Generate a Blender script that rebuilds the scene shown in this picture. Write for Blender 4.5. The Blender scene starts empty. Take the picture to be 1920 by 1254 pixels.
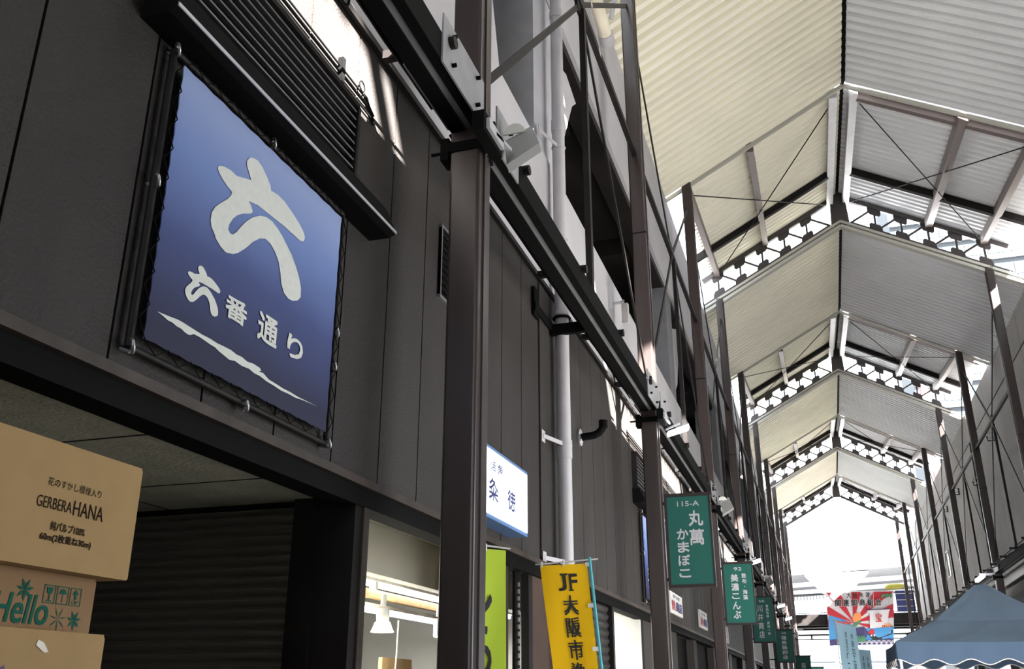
import bpy, math, random
from mathutils import Vector, Matrix
random.seed(7)
SC = bpy.context.scene
COL = SC.collection

# ------------------------------------------------------------------ camera, world, sun, exposure
def setup():
    cd = bpy.data.cameras.new('camera'); cam = bpy.data.objects.new('camera', cd); COL.objects.link(cam)
    fpx = 1762.55
    Z = Vector((5.0, 4600.0, -fpx)).normalized()
    Y = Vector((603.0, -676.0, -fpx)); Y = (Y - Y.dot(Z) * Z).normalized()
    X = Y.cross(Z)
    R = Matrix((X, Y, Z))
    cam.matrix_world = Matrix.Translation((0, 0, 1.6)) @ R.to_4x4()
    cd.sensor_width = 36; cd.lens = 36 * fpx / 1920
    cd.clip_start = 0.05; cd.clip_end = 1000
    SC.camera = cam
    w = bpy.data.worlds.new('sky'); SC.world = w; w.use_nodes = True
    bg = w.node_tree.nodes['Background']
    bg.inputs[0].default_value = (0.86, 0.93, 1.0, 1); bg.inputs[1].default_value = 2.2
    sd = bpy.data.lights.new('sun', 'SUN'); so = bpy.data.objects.new('sun', sd); COL.objects.link(so)
    sd.energy = 58.0; sd.angle = 0.0093; sd.color = (1.0, 0.97, 0.93)
    d = Vector((-7.4, 5.9, -6.02))
    so.rotation_euler = d.to_track_quat('-Z', 'Y').to_euler(); so.location = (20, -16, 20)
    vs = SC.view_settings
    vs.view_transform = 'Standard'; vs.look = 'None'; vs.gamma = 1.0; vs.use_curve_mapping = False
    vs.exposure = 1.5
    SC.cycles.max_bounces = 10; SC.cycles.diffuse_bounces = 6; SC.cycles.glossy_bounces = 4
    SC.cycles.sample_clamp_indirect = 8.0
    SC.cycles.use_denoising = True
setup()

# ------------------------------------------------------------------ materials
MATS = {}
def mat(name, col, rough=0.6, metal=0.0, var=0.0, vscale=4.0, bump=0.0, bscale=60.0, emit=None, estr=0.0, spec=0.5, stretch=None, alpha=1.0, trans=0.0):
    if name in MATS: return MATS[name]
    m = bpy.data.materials.new(name); m.use_nodes = True
    nt = m.node_tree; b = nt.nodes['Principled BSDF']
    b.inputs['Base Color'].default_value = (*col, 1); b.inputs['Roughness'].default_value = rough
    b.inputs['Metallic'].default_value = metal; b.inputs['Specular IOR Level'].default_value = spec
    if alpha < 1: b.inputs['Alpha'].default_value = alpha
    if trans: b.inputs['Transmission Weight'].default_value = trans
    if emit:
        b.inputs['Emission Color'].default_value = (*emit, 1); b.inputs['Emission Strength'].default_value = estr
    tc = None
    if var > 0 or bump > 0:
        tc = nt.nodes.new('ShaderNodeTexCoord')
        src = tc.outputs['Object']
        if stretch:
            mp = nt.nodes.new('ShaderNodeMapping'); mp.inputs['Scale'].default_value = stretch
            nt.links.new(src, mp.inputs[0]); src = mp.outputs[0]
    if var > 0:
        n = nt.nodes.new('ShaderNodeTexNoise'); n.inputs['Scale'].default_value = vscale; n.inputs['Detail'].default_value = 6
        r = nt.nodes.new('ShaderNodeValToRGB')
        r.color_ramp.elements[0].position = 0.3; r.color_ramp.elements[1].position = 0.72
        r.color_ramp.elements[0].color = (*[c * (1 - var) for c in col], 1)
        r.color_ramp.elements[1].color = (*[min(1, c * (1 + var)) for c in col], 1)
        nt.links.new(src, n.inputs[0]); nt.links.new(n.outputs[0], r.inputs[0]); nt.links.new(r.outputs[0], b.inputs['Base Color'])
    if bump > 0:
        n2 = nt.nodes.new('ShaderNodeTexNoise'); n2.inputs['Scale'].default_value = bscale; n2.inputs['Detail'].default_value = 4
        bp = nt.nodes.new('ShaderNodeBump'); bp.inputs['Strength'].default_value = bump; bp.inputs['Distance'].default_value = 0.01
        nt.links.new(tc.outputs['Object'], n2.inputs[0]); nt.links.new(n2.outputs[0], bp.inputs['Height']); nt.links.new(bp.outputs[0], b.inputs['Normal'])
    MATS[name] = m
    return m

def banner_blue():
    # printed fade of the banner: pale periwinkle at the top, navy at the foot
    m = bpy.data.materials.new('printed_blue_vinyl'); m.use_nodes = True; nt = m.node_tree; b = nt.nodes['Principled BSDF']
    tc = nt.nodes.new('ShaderNodeTexCoord'); sp = nt.nodes.new('ShaderNodeSeparateXYZ'); nt.links.new(tc.outputs['Generated'], sp.inputs[0])
    n = nt.nodes.new('ShaderNodeTexNoise'); n.inputs['Scale'].default_value = 3.0; n.inputs['Detail'].default_value = 5; nt.links.new(tc.outputs['Object'], n.inputs[0])
    ma = nt.nodes.new('ShaderNodeMath'); ma.operation = 'MULTIPLY_ADD'; ma.inputs[1].default_value = 0.10
    nt.links.new(n.outputs[0], ma.inputs[0]); nt.links.new(sp.outputs[2], ma.inputs[2])
    r = nt.nodes.new('ShaderNodeValToRGB'); e = r.color_ramp.elements
    e[0].position = 0.12; e[0].color = (0.022, 0.024, 0.055, 1)
    e[1].position = 1.05; e[1].color = (0.26, 0.33, 0.56, 1)
    x = e.new(0.45); x.color = (0.055, 0.075, 0.20, 1)
    x = e.new(0.75); x.color = (0.15, 0.22, 0.46, 1)
    nt.links.new(ma.outputs[0], r.inputs[0]); nt.links.new(r.outputs[0], b.inputs['Base Color'])
    b.inputs['Roughness'].default_value = 0.6; b.inputs['Specular IOR Level'].default_value = 0.2
    return m

M_panel = mat('dark_brown_siding', (0.034, 0.030, 0.028), 0.62, spec=0.22, var=0.22, vscale=2.2, bump=0.6, bscale=70, stretch=(1, 1, 0.35))
M_dark = mat('black_brown_steel', (0.014, 0.012, 0.0115), 0.5, 0.0, spec=0.15, var=0.3, vscale=3)
M_col = mat('brown_painted_steel', (0.046, 0.034, 0.032), 0.32, 0.15, spec=0.4, var=0.3, vscale=5, stretch=(1, 1, 0.15))
M_black = mat('black_metal', (0.005, 0.005, 0.005), 0.7, spec=0.05)
M_joint = mat('dark_joint', (0.012, 0.011, 0.011), 0.8)
M_white = mat('white_concrete', (0.45, 0.44, 0.46), 0.75, var=0.08, vscale=1.2, bump=0.1, bscale=30)
M_cream = mat('cream_render', (0.72, 0.66, 0.52), 0.8, var=0.06)
M_pillar = mat('grey_pillar', (0.42, 0.42, 0.45), 0.7, var=0.1)
M_pillar2 = mat('grey_pillar_shaded', (0.16, 0.16, 0.175), 0.7, var=0.1)  # pillar grey darkened for the pillars that catch less light
M_pipe = mat('grey_plastic_pipe', (0.46, 0.44, 0.46), 0.42, var=0.06)
M_fascia = mat('worn_brown_fascia', (0.048, 0.037, 0.031), 0.5, spec=0.2, var=0.35, vscale=9)
M_soffit = mat('olive_soffit_board', (0.42, 0.41, 0.31), 0.8, var=0.15, vscale=6, bump=0.5, bscale=40)
M_shutter = mat('black_shutter_steel', (0.20, 0.185, 0.155), 0.30, 0.6)
M_slatd = mat('dull_shutter_steel', (0.03, 0.028, 0.026), 0.5, spec=0.2)
M_slat = mat('louver_aluminium', (0.16, 0.16, 0.165), 0.45, 0.2)
M_roofL = mat('corrugated_steel_lit', (0.87, 0.83, 0.69), 0.55, var=0.05, vscale=0.8)  # left slope tinted bright and warm for the light it catches
M_roofR = mat('corrugated_steel_shaded', (0.69, 0.70, 0.71), 0.55, var=0.05, vscale=0.8)  # same sheet greyed down for the dimmer light on the right slope
M_galv = mat('pale_grey_steel', (0.48, 0.48, 0.50), 0.4, 0.2, var=0.1)
M_purlin = mat('brown_purlin', (0.13, 0.095, 0.085), 0.45, 0.1)
M_plate = mat('weathered_zinc', (0.26, 0.26, 0.27), 0.5, 0.1, var=0.2)
M_trim = mat('beige_gutter', (0.42, 0.41, 0.36), 0.5)
M_truss = mat('truss_brown_steel', (0.045, 0.038, 0.038), 0.5)
M_wallR = mat('grey_concrete_panel', (0.40, 0.385, 0.37), 0.8, var=0.12, vscale=0.7, bump=0.1)
M_floor = mat('pale_concrete_floor', (0.112, 0.110, 0.108), 0.85, var=0.12, vscale=0.6)
M_card = mat('tan_cardboard', (0.33, 0.215, 0.095), 0.8, spec=0.2, var=0.06, vscale=10)
M_card2 = mat('brown_cardboard', (0.25, 0.15, 0.075), 0.8, spec=0.2, var=0.06, vscale=10)
M_ink = mat('dark_ink', (0.025, 0.017, 0.013), 0.9, spec=0.0)
M_green_ink = mat('green_ink', (0.012, 0.095, 0.065), 0.8, spec=0.1)
M_tape = mat('clear_tape', (0.45, 0.38, 0.28), 0.25)
M_purple = mat('purple_ink', (0.10, 0.04, 0.16), 0.7)
M_vinyl = banner_blue()
M_print = mat('white_print', (0.60, 0.62, 0.58), 0.55, var=0.05, vscale=30)
M_sgreen = mat('sign_green', (0.018, 0.108, 0.088), 0.45, spec=0.2)
M_sframe = mat('sign_frame_brown', (0.036, 0.028, 0.028), 0.5, spec=0.15)
M_sletter = mat('sign_letter_grey', (0.48, 0.48, 0.50), 0.4)
M_lit = mat('lit_sign_face', (0.9, 0.95, 1.0), 0.5, emit=(0.86, 0.95, 1.0), estr=0.62)
M_blue = mat('blue_sign_rim', (0.10, 0.20, 0.42), 0.4)
M_litink = mat('indigo_ink', (0.03, 0.03, 0.16), 0.6)
M_tube = mat('fluorescent_tube', (1, 1, 1), 0.5, emit=(0.96, 0.97, 1.0), estr=4.5)
M_warm = mat('spot_bulb', (1, 1, 1), 0.5, emit=(1.0, 0.90, 0.66), estr=14.0)
M_led = mat('led_lamp_face', (1, 1, 1), 0.5, emit=(0.97, 0.96, 1.0), estr=5.0)
M_wgloss = mat('white_enamel', (0.75, 0.74, 0.68), 0.35)
M_room = mat('shop_wall_white', (0.60, 0.60, 0.57), 0.8)
M_bulk = mat('shop_bulkhead', (0.50, 0.48, 0.41), 0.8)
M_wood = mat('pale_wood', (0.50, 0.33, 0.15), 0.6, var=0.2, vscale=8)
M_brown = mat('brown_tile_wall', (0.06, 0.036, 0.028), 0.6, spec=0.2, var=0.15)
M_steel = mat('bright_steel', (0.45, 0.45, 0.47), 0.3, 0.7)
M_yellow = mat('yellow_cloth', (0.90, 0.52, 0.012), 0.8, spec=0.1)
M_lime = mat('lime_cloth', (0.50, 0.66, 0.06), 0.8, spec=0.1)
M_inkb = mat('black_print', (0.012, 0.012, 0.012), 0.7)
M_cyan = mat('cyan_plastic_pole', (0.05, 0.36, 0.42), 0.4)
M_wplast = mat('white_plastic', (0.62, 0.60, 0.58), 0.5)
M_lblue = mat('pale_blue_cloth', (0.46, 0.72, 0.88), 0.8, spec=0.1)
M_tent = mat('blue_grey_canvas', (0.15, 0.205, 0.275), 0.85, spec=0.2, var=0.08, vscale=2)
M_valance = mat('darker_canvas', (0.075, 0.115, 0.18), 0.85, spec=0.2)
M_red = mat('red_print', (0.40, 0.015, 0.028), 0.7)
M_wprint = mat('banner_white', (0.58, 0.56, 0.58), 0.7)
M_fuji = mat('banner_blue', (0.05, 0.22, 0.45), 0.7)
M_navy = mat('banner_navy', (0.04, 0.035, 0.12), 0.7)
M_orange = mat('banner_orange', (0.72, 0.25, 0.08), 0.7)
M_pine = mat('banner_green', (0.05, 0.18, 0.09), 0.7)
M_stripe = mat('banner_grey', (0.42, 0.42, 0.46), 0.7)
M_viad = mat('viaduct_concrete', (0.70, 0.71, 0.72), 0.8)
M_ramp = mat('ramp_paint', (0.55, 0.62, 0.68), 0.8)
M_beamshade = mat('viaduct_underside_shade', (0.11, 0.113, 0.12), 0.8)  # viaduct concrete darkened in colour for the shade on its underside
M_tarp = mat('blue_tarp', (0.03, 0.04, 0.14), 0.5)
M_ybag = mat('yellow_cloth_bag', (0.45, 0.40, 0.08), 0.7)
M_acryl = mat('grey_lamp_cover', (0.36, 0.36, 0.35), 0.25)
M_bldg = mat('office_facade', (0.085, 0.092, 0.10), 0.7, spec=0.1)
M_glass = mat('office_glass', (0.032, 0.050, 0.060), 0.5, spec=0.1)
M_redw = mat('mast_red', (0.6, 0.10, 0.10), 0.6)
M_win = mat('window_glass', (0.10, 0.13, 0.16), 0.1)

# ------------------------------------------------------------------ mesh helpers (world coordinates; parts are shifted to their thing's base)
ORG = {}
class MB:
    def __init__(s): s.v = []; s.f = []; s.m = []; s.sm = []
    def add(s, vs, fs, mi=0, smooth=False):
        o = len(s.v); s.v += [tuple(v) for v in vs]
        for f in fs: s.f.append([i + o for i in f]); s.m.append(mi); s.sm.append(smooth)
        return s
    def box(s, x0, x1, y0, y1, z0, z1, mi=0):
        v = [(x, y, z) for x in (x0, x1) for y in (y0, y1) for z in (z0, z1)]
        return s.add(v, [(0, 1, 3, 2), (4, 6, 7, 5), (0, 4, 5, 1), (2, 3, 7, 6), (0, 2, 6, 4), (1, 5, 7, 3)], mi)
    def bar(s, p, q, w, h, up=(0, 0, 1), mi=0):
        p = Vector(p); q = Vector(q); d = (q - p).normalized(); u = Vector(up)
        if abs(d.dot(u)) > 0.98: u = Vector((0, 1, 0))
        a = d.cross(u).normalized(); b = a.cross(d).normalized()
        v = [e + a * i * w / 2 + b * j * h / 2 for e in (p, q) for i, j in ((-1, -1), (1, -1), (1, 1), (-1, 1))]
        return s.add(v, [(3, 2, 1, 0), (4, 5, 6, 7), (0, 1, 5, 4), (1, 2, 6, 5), (2, 3, 7, 6), (3, 0, 4, 7)], mi)
    def tube(s, pts, r, seg=10, mi=0, cap=True):
        pts = [Vector(p) for p in pts]; n = len(pts); vs = []; fs = []
        rr = r if isinstance(r, (list, tuple)) else [r] * n
        d0 = (pts[1] - pts[0]).normalized()
        ref = Vector((0, 0, 1)) if abs(d0.z) < 0.9 else Vector((0, 1, 0))
        a = d0.cross(ref).normalized()
        for i in range(n):
            d = (pts[min(i + 1, n - 1)] - pts[max(i - 1, 0)]).normalized()
            a = (a - a.dot(d) * d).normalized(); b = d.cross(a)
            for k in range(seg):
                t = 2 * math.pi * k / seg
                vs.append(pts[i] + (a * math.cos(t) + b * math.sin(t)) * rr[i])
        for i in range(n - 1):
            for k in range(seg):
                fs.append((i * seg + k, i * seg + (k + 1) % seg, (i + 1) * seg + (k + 1) % seg, (i + 1) * seg + k))
        s.add(vs, fs, mi, True)
        if cap:
            s.add(vs[:seg], [tuple(reversed(range(seg)))], mi); s.add(vs[-seg:], [tuple(range(seg))], mi)
        return s
    def ring(s, c, nrm, R, r, mi=0, seg=14):
        c = Vector(c); n = Vector(nrm).normalized(); a = n.orthogonal().normalized(); b = n.cross(a)
        return s.tube([c + (a * math.cos(2 * math.pi * i / seg) + b * math.sin(2 * math.pi * i / seg)) * R for i in range(seg + 1)], r, 6, mi, False)
    def prism(s, poly, fn, h0, h1, mi=0):
        # poly: 2D outline, fn(a, b, h) -> 3D
        n = len(poly)
        v = [fn(a, b, h0) for a, b in poly] + [fn(a, b, h1) for a, b in poly]
        fs = [tuple(reversed(range(n))), tuple(range(n, 2 * n))] + [(i, (i + 1) % n, n + (i + 1) % n, n + i) for i in range(n)]
        return s.add(v, fs, mi)
    def poly(s, pts, mi=0): return s.add(pts, [tuple(range(len(pts)))], mi)
    def build(s, name, mats, parent=None, loc=None):
        me = bpy.data.meshes.new(name)
        o = bpy.data.objects.new(name, me); COL.objects.link(o)
        if parent is not None:
            org = ORG[parent]; o.parent = parent
        else:
            org = Vector(loc) if loc is not None else Vector((0, 0, 0)); o.location = org
        ORG[o] = org
        me.from_pydata([(v[0] - org.x, v[1] - org.y, v[2] - org.z) for v in s.v], [], s.f)
        if not isinstance(mats, (list, tuple)): mats = [mats]
        for m in mats: me.materials.append(m)
        me.polygons.foreach_set('material_index', s.m); me.polygons.foreach_set('use_smooth', s.sm)
        me.validate(); me.update()
        return o

def tag(o, label, cat, group=None):
    o['label'] = label; o['category'] = cat
    if group: o['group'] = group
    return o
def thing(name, label, cat, loc, group=None):
    o = bpy.data.objects.new(name, None); COL.objects.link(o); o.location = loc; o.empty_display_size = 0.1
    ORG[o] = Vector(loc); return tag(o, label, cat, group)
def struct(o): o['kind'] = 'structure'; return o
def dup(root, loc, label, group=None):
    r = root.copy(); COL.objects.link(r); r.location = loc; r['label'] = label
    if group: r['group'] = group
    ORG[r] = Vector(loc)
    for ch in list(root.children):
        c = ch.copy(); COL.objects.link(c); c.parent = r; ORG[c] = Vector(loc)
        for g in list(ch.children):
            d = g.copy(); COL.objects.link(d); d.parent = c
    return r

GL = {}
def glyphs(body, bold=0.0):
    k = (body, bold)
    if k not in GL:
        c = bpy.data.curves.new('lettering', 'FONT'); c.body = body; c.resolution_u = 3; c.offset = bold
        o = bpy.data.objects.new('lettering', c); COL.objects.link(o)
        bpy.context.view_layer.update()
        dg = bpy.context.evaluated_depsgraph_get()
        me = bpy.data.meshes.new_from_object(o.evaluated_get(dg))
        vs = [(v.co.x, v.co.y) for v in me.vertices]; fs = [tuple(p.vertices) for p in me.polygons]
        bpy.data.objects.remove(o); bpy.data.curves.remove(c); bpy.data.meshes.remove(me)
        GL[k] = (vs, fs)
    return GL[k]
def text(mb, body, box, fn, mi, bold=0.0, keep=False, shear=0.0):
    # lettering fitted into box (a0, a1, b0, b1) of a surface fn(a, b) -> 3D
    vs, fs = glyphs(body, 0.0)
    if not vs: return
    if bold > 0:
        d = bold * 0.7 * (abs(box[1] - box[0]) + abs(box[3] - box[2])) / 2 / max(1, len(body) ** 0.5)
        a, c = (box[0] + box[1]) / 2, (box[2] + box[3]) / 2; e = 1e-3
        o = Vector(fn(a, c)); n = (Vector(fn(a + e, c)) - o).cross(Vector(fn(a, c + e)) - o).normalized()
        ww = (Vector(fn(box[1], c)) - Vector(fn(box[0], c))).length
        for k, (ox, oy) in enumerate(((d, d), (-d, d), (d, -d), (-d, -d))):
            g = n * (ww / max(1, len(body)) * 0.003 * (k + 1))
            text(mb, body, (box[0] + d + ox, box[1] - d + ox, box[2] + d + oy, box[3] - d + oy), lambda a, c, g=g: Vector(fn(a, c)) + g, mi, 0.0, keep, shear)
        return
    x0 = min(v[0] for v in vs); x1 = max(v[0] for v in vs); y0 = min(v[1] for v in vs); y1 = max(v[1] for v in vs)
    a0, a1, b0, b1 = box; sx = (a1 - a0) / max(x1 - x0, 1e-6); sy = (b1 - b0) / max(y1 - y0, 1e-6)
    if keep:
        sx2 = math.copysign(min(abs(sx), abs(sy)), sx); sy2 = math.copysign(abs(sx2), sy)
        a0 += (a1 - a0 - sx2 * (x1 - x0)) / 2; b0 += (b1 - b0 - sy2 * (y1 - y0)) / 2; sx, sy = sx2, sy2
    mb.add([fn(a0 + (v[0] - x0) * sx + shear * (v[1] - y0) * sy, b0 + (v[1] - y0) * sy) for v in vs], fs, mi)
def column_text(mb, body, ac, w, btop, bbot, fn, mi, bold=0.0, fill=0.84):
    n = len(body); st = (btop - bbot) / n
    for i, ch in enumerate(body):
        t = btop - st * i; h = st * fill; ww = w; hh = h
        if ch in '一': hh = h * 0.14
        if ch in '・': hh = h * 0.2; ww = w * 0.2
        if ch in 'こ': hh = h * 0.75
        if ch == 'ー': ww = w * 0.16
        text(mb, ch, (ac - ww / 2, ac + ww / 2, t - st / 2 - hh / 2, t - st / 2 + hh / 2), fn, mi, bold)

RX = 1.43                                    # ridge line of the arcade
WX = -2.10                                   # face of the left building
RWX = 5.30                                   # face of the right building
LX, CX = -1.67, 4.53                         # rows of columns
SL = 0.545
def zlow(x, z0=12.6): return z0 - SL * abs(x - RX)
COLY = [4.43 + 6 * k for k in range(10)]

# ------------------------------------------------------------------ ground
MB().box(-40, 60, -40, 140, -0.3, 0, 0).build('floor', M_floor)['kind'] = 'structure'

# ------------------------------------------------------------------ left building
def left_building():
    # dark siding with vertical joints
    b = MB(); y = -25.19
    while y < 62:
        b.box(WX - 0.08, WX, y + 0.006, y + 0.494, 2.58, 5.02, 0); y += 0.5
    b.box(WX - 0.25, WX - 0.075, -25.2, 62, 2.58, 5.04, 1)
    o = struct(b.build('wall_left', [M_panel, M_joint]))
    # raised pilaster of siding behind the downpipe
    b = MB(); b.box(WX, WX + 0.015, 7.3, 8.5, 2.62, 5.0); struct(b.build('wall_left_pilaster', M_panel))
    b = MB(); b.box(WX - 0.1, WX + 0.035, -25.2, 62, 5.02, 5.06); struct(b.build('trim_1', M_dark))
    # shadow ledge across the dark siding
    # white parapet band
    b = MB(); b.box(WX - 0.3, WX + 0.01, -25.2, 62, 5.06, 6.46)
    struct(b.build('wall_left_parapet', M_white))
    # upper white band with groove
    b = MB(); b.box(WX - 0.05, WX, -25.2, 62, 8.62, 9.62); b.box(WX - 0.35, WX - 0.03, -25.2, 62, 9.62, 9.68, 1); b.box(WX - 0.05, WX + 0.02, -25.2, 62, 9.68, 10.66); b.box(WX - 0.35, WX - 0.05, -25.2, 62, 8.50, 10.62, 2)
    struct(b.build('wall_left_upper', [M_white, M_joint, M_dark]))
    b = MB(); b.tube([(WX + .035, -10, 9.66), (WX + .035, 61, 9.66)], 0.03, 8); tag(b.build('wall_conduit', M_pipe, loc=(WX + .035, 25, 9.66)), 'long grey conduit running along the upper white band of the left building', 'conduit')
    # dark gallery behind the openings
    b = MB(); b.box(-6.2, -6.0, -25.2, 62, 5.0, 10.7); b.box(-6.2, WX - 0.3, -25.2, 62, 6.25, 6.4); b.box(-6.2, WX - 0.35, -25.2, 62, 8.75, 8.95)
    for yy in range(-10, 62, 4): b.box(-6.0, WX - 0.4, yy, yy + 0.3, 8.45, 8.75)
    struct(b.build('wall_gallery', M_dark))
    b = MB(); b.box(-9, WX - 0.36, -25.2, 62, 10.7, 10.9); struct(b.build('wall_roof_slab', M_white))
    # pillars of the gallery
    for i, yy in enumerate((-0.8, 7.3, 15.7, 23.9, 32.1, 40.3, 48.5)):
        b = MB(); b.box(WX - 0.55, WX - 0.02, yy, yy + 0.66, 6.4, 8.50)
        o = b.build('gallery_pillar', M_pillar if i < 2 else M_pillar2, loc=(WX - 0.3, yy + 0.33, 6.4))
        w = ['pale grey concrete pillar out of the frame on the near left', 'pale grey concrete pillar of the upper gallery beside the grey downpipe',
             'grey gallery pillar in the second opening, behind the column with the 115-A sign', 'grey gallery pillar seen between third and fourth columns of left row',
             'grey gallery pillar seen between fourth and fifth columns of left row', 'grey gallery pillar far down the left building, second from the far end', 'farthest grey gallery pillar of the left building'][i]
        tag(o, w, 'pillar', 'gallery pillars')
        # flaring haunch from pillar to lintel, far side
        if i in (1, 2, 3):
            f = MB()
            f.prism([(yy + 0.67, 6.7), (yy + 1.08, 6.98), (yy + 1.65, 7.93), (yy + 1.85, 8.1), (yy + 1.40, 8.2), (yy + 0.67, 7.95)], lambda a, c, h: (h, a, c), WX - 0.4, WX - 0.04)
            tag(f.build('concrete_haunch', M_white, loc=(WX - 0.6, yy + 0.6, 6.46)), ['', 'white flaring concrete haunch just right of the grey downpipe', 'white curved concrete haunch in the second gallery opening', 'white concrete haunch in the third gallery opening'][i], 'haunch', 'gallery haunches')
    # slanted white jamb at the near opening
    f = MB(); f.prism([(-1.0, 6.46), (6.3, 6.46), (5.55, 8.66), (-1.0, 8.66)], lambda a, c, h: (h, a, c), WX - 0.2, WX - 0.02)
    struct(f.build('wall_left_jamb', M_white))
    f = MB(); f.prism([(13.4, 6.46), (14.6, 6.46), (15.7, 8.66), (15.5, 8.66)], lambda a, c, h: (h, a, c), WX - 0.6, WX - 0.3)
    struct(f.build('wall_left_jamb_far', M_dark))
    # fascia and soffit over the shop fronts
    b = MB(); b.box(WX - 0.1, WX + 0.03, -6, 62, 2.55, 2.59); struct(b.build('trim_2', M_fascia))
    b = MB(); b.box(WX - 0.12, WX + 0.005, -6, 62, 2.46, 2.55); struct(b.build('trim_3', M_black))  # black colour stands in for shade on the fascia underside
    b = MB(); b.box(-5.4, WX - 0.1, -6, 4.15, 2.5, 2.56)
    for yy in (0.2, 1.15, 2.07, 2.81, 3.6): b.box(-5.4, WX - 0.11, yy, yy + 0.006, 2.497, 2.5, 1)
    for xx in (-2.3, -3.2, -4.1): b.box(xx, xx + 0.006, -6, 4.15, 2.497, 2.5, 1)
    struct(b.build('ceiling_recess', [M_soffit, M_joint]))
    b = MB(); b.box(-5.6, -5.4, -6, 4.2, 0, 2.56); b.box(-5.4, WX, -6.2, -6, 0, 2.56); struct(b.build('wall_recess', M_dark))
left_building()

# louvers with a projecting sill hood
def louver(name, y0, y1, z0, z1, hy0, hy1, label):
    t = thing('louver_vent', label, 'vent', (WX, (y0 + y1) / 2, z0))
    b = MB(); b.box(WX - 0.02, WX + 0.005, y0, y1, z0, z1, 0); b.build('back_plate', M_black, t)
    n = 9
    b = MB()
    for i in range(n):
        z = z0 + 0.03 + i * (z1 - z0 - 0.02) / n
        b.add([(WX + 0.01, y0 + .01, z + 0.022), (WX + 0.055, y0 + .01, z - 0.004), (WX + 0.055, y1 - .01, z - 0.004), (WX + 0.01, y1 - .01, z + 0.022),
               (WX + 0.01, y0 + .01, z + 0.027), (WX + 0.055, y0 + .01, z + 0.006), (WX + 0.055, y1 - .01, z + 0.006), (WX + 0.01, y1 - .01, z + 0.027)],
              [(0, 1, 2, 3), (7, 6, 5, 4), (1, 5, 6, 2), (0, 4, 5, 1), (3, 2, 6, 7)])
    b.build('slats', M_slat, t)
    b = MB(); b.box(WX, WX + 0.065, y0 - 0.015, y0 + 0.01, z0, z1); b.box(WX, WX + 0.065, y1 - 0.01, y1 + 0.015, z0, z1); b.box(WX, WX + 0.065, y0, y1, z1 - 0.01, z1 + 0.015)
    b.build('frame', M_dark, t)
    b = MB(); b.prism([(WX, z0 - 0.17), (WX + 0.12, z0 - 0.17), (WX + 0.155, z0 - 0.155), (WX + 0.155, z0 - 0.14), (WX + 0.09, z0 + 0.01), (WX, z0 + 0.01)], lambda a, c, h: (a, h, c), hy0, hy1)
    hd = b.build('sill_hood', M_black, t)
    b = MB(); b.box(WX + 0.155, WX + 0.16, hy0, hy1, z0 - 0.155, z0 - 0.14); b.build('hood_lip', M_galv, hd)
louver('louver', 2.20, 3.74, 4.03, 4.48, 2.2, 4.06, 'black slatted louver vent with deep sill hood above the big blue banner')
louver('louver', 11.5, 13.05, 3.98, 4.45, 11.45, 13.3, 'distant black louver vent above the second blue banner, beside the 115-A column')
t = thing('wall_grille', 'small slatted grille high on the dark wall, half hidden by the nearest column', 'grille', (WX, 5.35, 3.95))
b = MB(); b.box(WX, WX + 0.02, 5.02, 5.6, 3.95, 4.42); b.build('back_plate', M_black, t)
b = MB()
for i in range(9): b.add([(WX + 0.02, 5.045, 3.99 + i * .048), (WX + 0.04, 5.045, 3.97 + i * .048), (WX + 0.04, 5.58, 3.97 + i * .048), (WX + 0.02, 5.58, 3.99 + i * .048)], [(0, 1, 2, 3)])
b.build('slats', M_galv, t)
b = MB()
for s in ((5.02, 5.035, 3.93, 4.44), (5.59, 5.62, 3.93, 4.44), (5.035, 5.59, 3.93, 3.95), (5.035, 5.59, 4.42, 4.44)): b.box(WX, WX + 0.022, *s)
b.build('frame', M_slat, t)

# ------------------------------------------------------------------ blue banner with the street sign
LOGO2 = [(505,640),(512,630),(527,630),(545,635),(580,655),(610,685),(645,695),(693,710),(680,665),(668,625),(670,600),(685,583),(705,585),(730,600),(755,635),(780,690),(800,740),(803,768),(840,790),(880,830),(925,895),(960,950),(985,1000),(993,1030),(985,1052),(965,1048),(935,1020),(880,970),(830,930),(780,890),(730,850),(678,825),(690,850),(700,880),(698,892),(680,897),(650,895),(615,905),(590,925),(570,955),(563,985),(575,1008),(590,1013),(610,1000),(635,970),(665,940),(700,918),(740,908),(775,915),(810,940),(840,980),(865,1020),(890,1070),(920,1130),(945,1200)]
LOGO3 = [(962,95),(1000,170),(1020,240),(1030,300),(1028,350),(1010,368),(985,370),(960,358),(935,325),(920,270),(915,210),(905,150),(885,95),(860,50),(830,22),(800,20),(760,40),(720,75),(680,100),(650,108),(610,98),(580,65),(545,5)]
LOGO2B = [(495,1030),(470,970),(465,930),(472,890),(490,860),(520,838),(560,815),(580,795),(585,775),(560,745),(530,700),(512,665)]
SWOOSH = [(225,428),(290,455),(340,474),(370,490),(440,535),(480,560),(520,580),(560,606),(600,625),(640,646),(670,670),(700,684),(730,710),(765,722),(800,745),(808,760),(795,765),(820,775),(850,810),(890,834),(930,860),(970,880),(1010,905),(1120,960),(1040,925),(1000,912),(960,890),(920,872),(880,845),(840,822),(800,790),(770,776),(740,750),(700,734),(660,705),(630,700),(600,675),(575,655),(550,630),(520,612),(490,590),(460,570),(430,555),(410,562),(395,556),(380,545),(360,525),(335,512),(310,490),(285,478),(260,455)]
fpx = 1762.55
_Z = Vector((5.0, 4600.0, -fpx)).normalized(); _Y = Vector((603.0, -676.0, -fpx)); _Y = (_Y - _Y.dot(_Z) * _Z).normalized(); _X = _Y.cross(_Z)
_R = Matrix((_X, _Y, _Z))
def on_sign(u, v, x=-2.045):        # lettering outlines were traced on the photograph; the banner itself is flat on the wall
    d = _R @ Vector((u - 960, 627 - v, -fpx)); k = x / d.x
    return (k * d.y, 1.6 + k * d.z)
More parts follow.
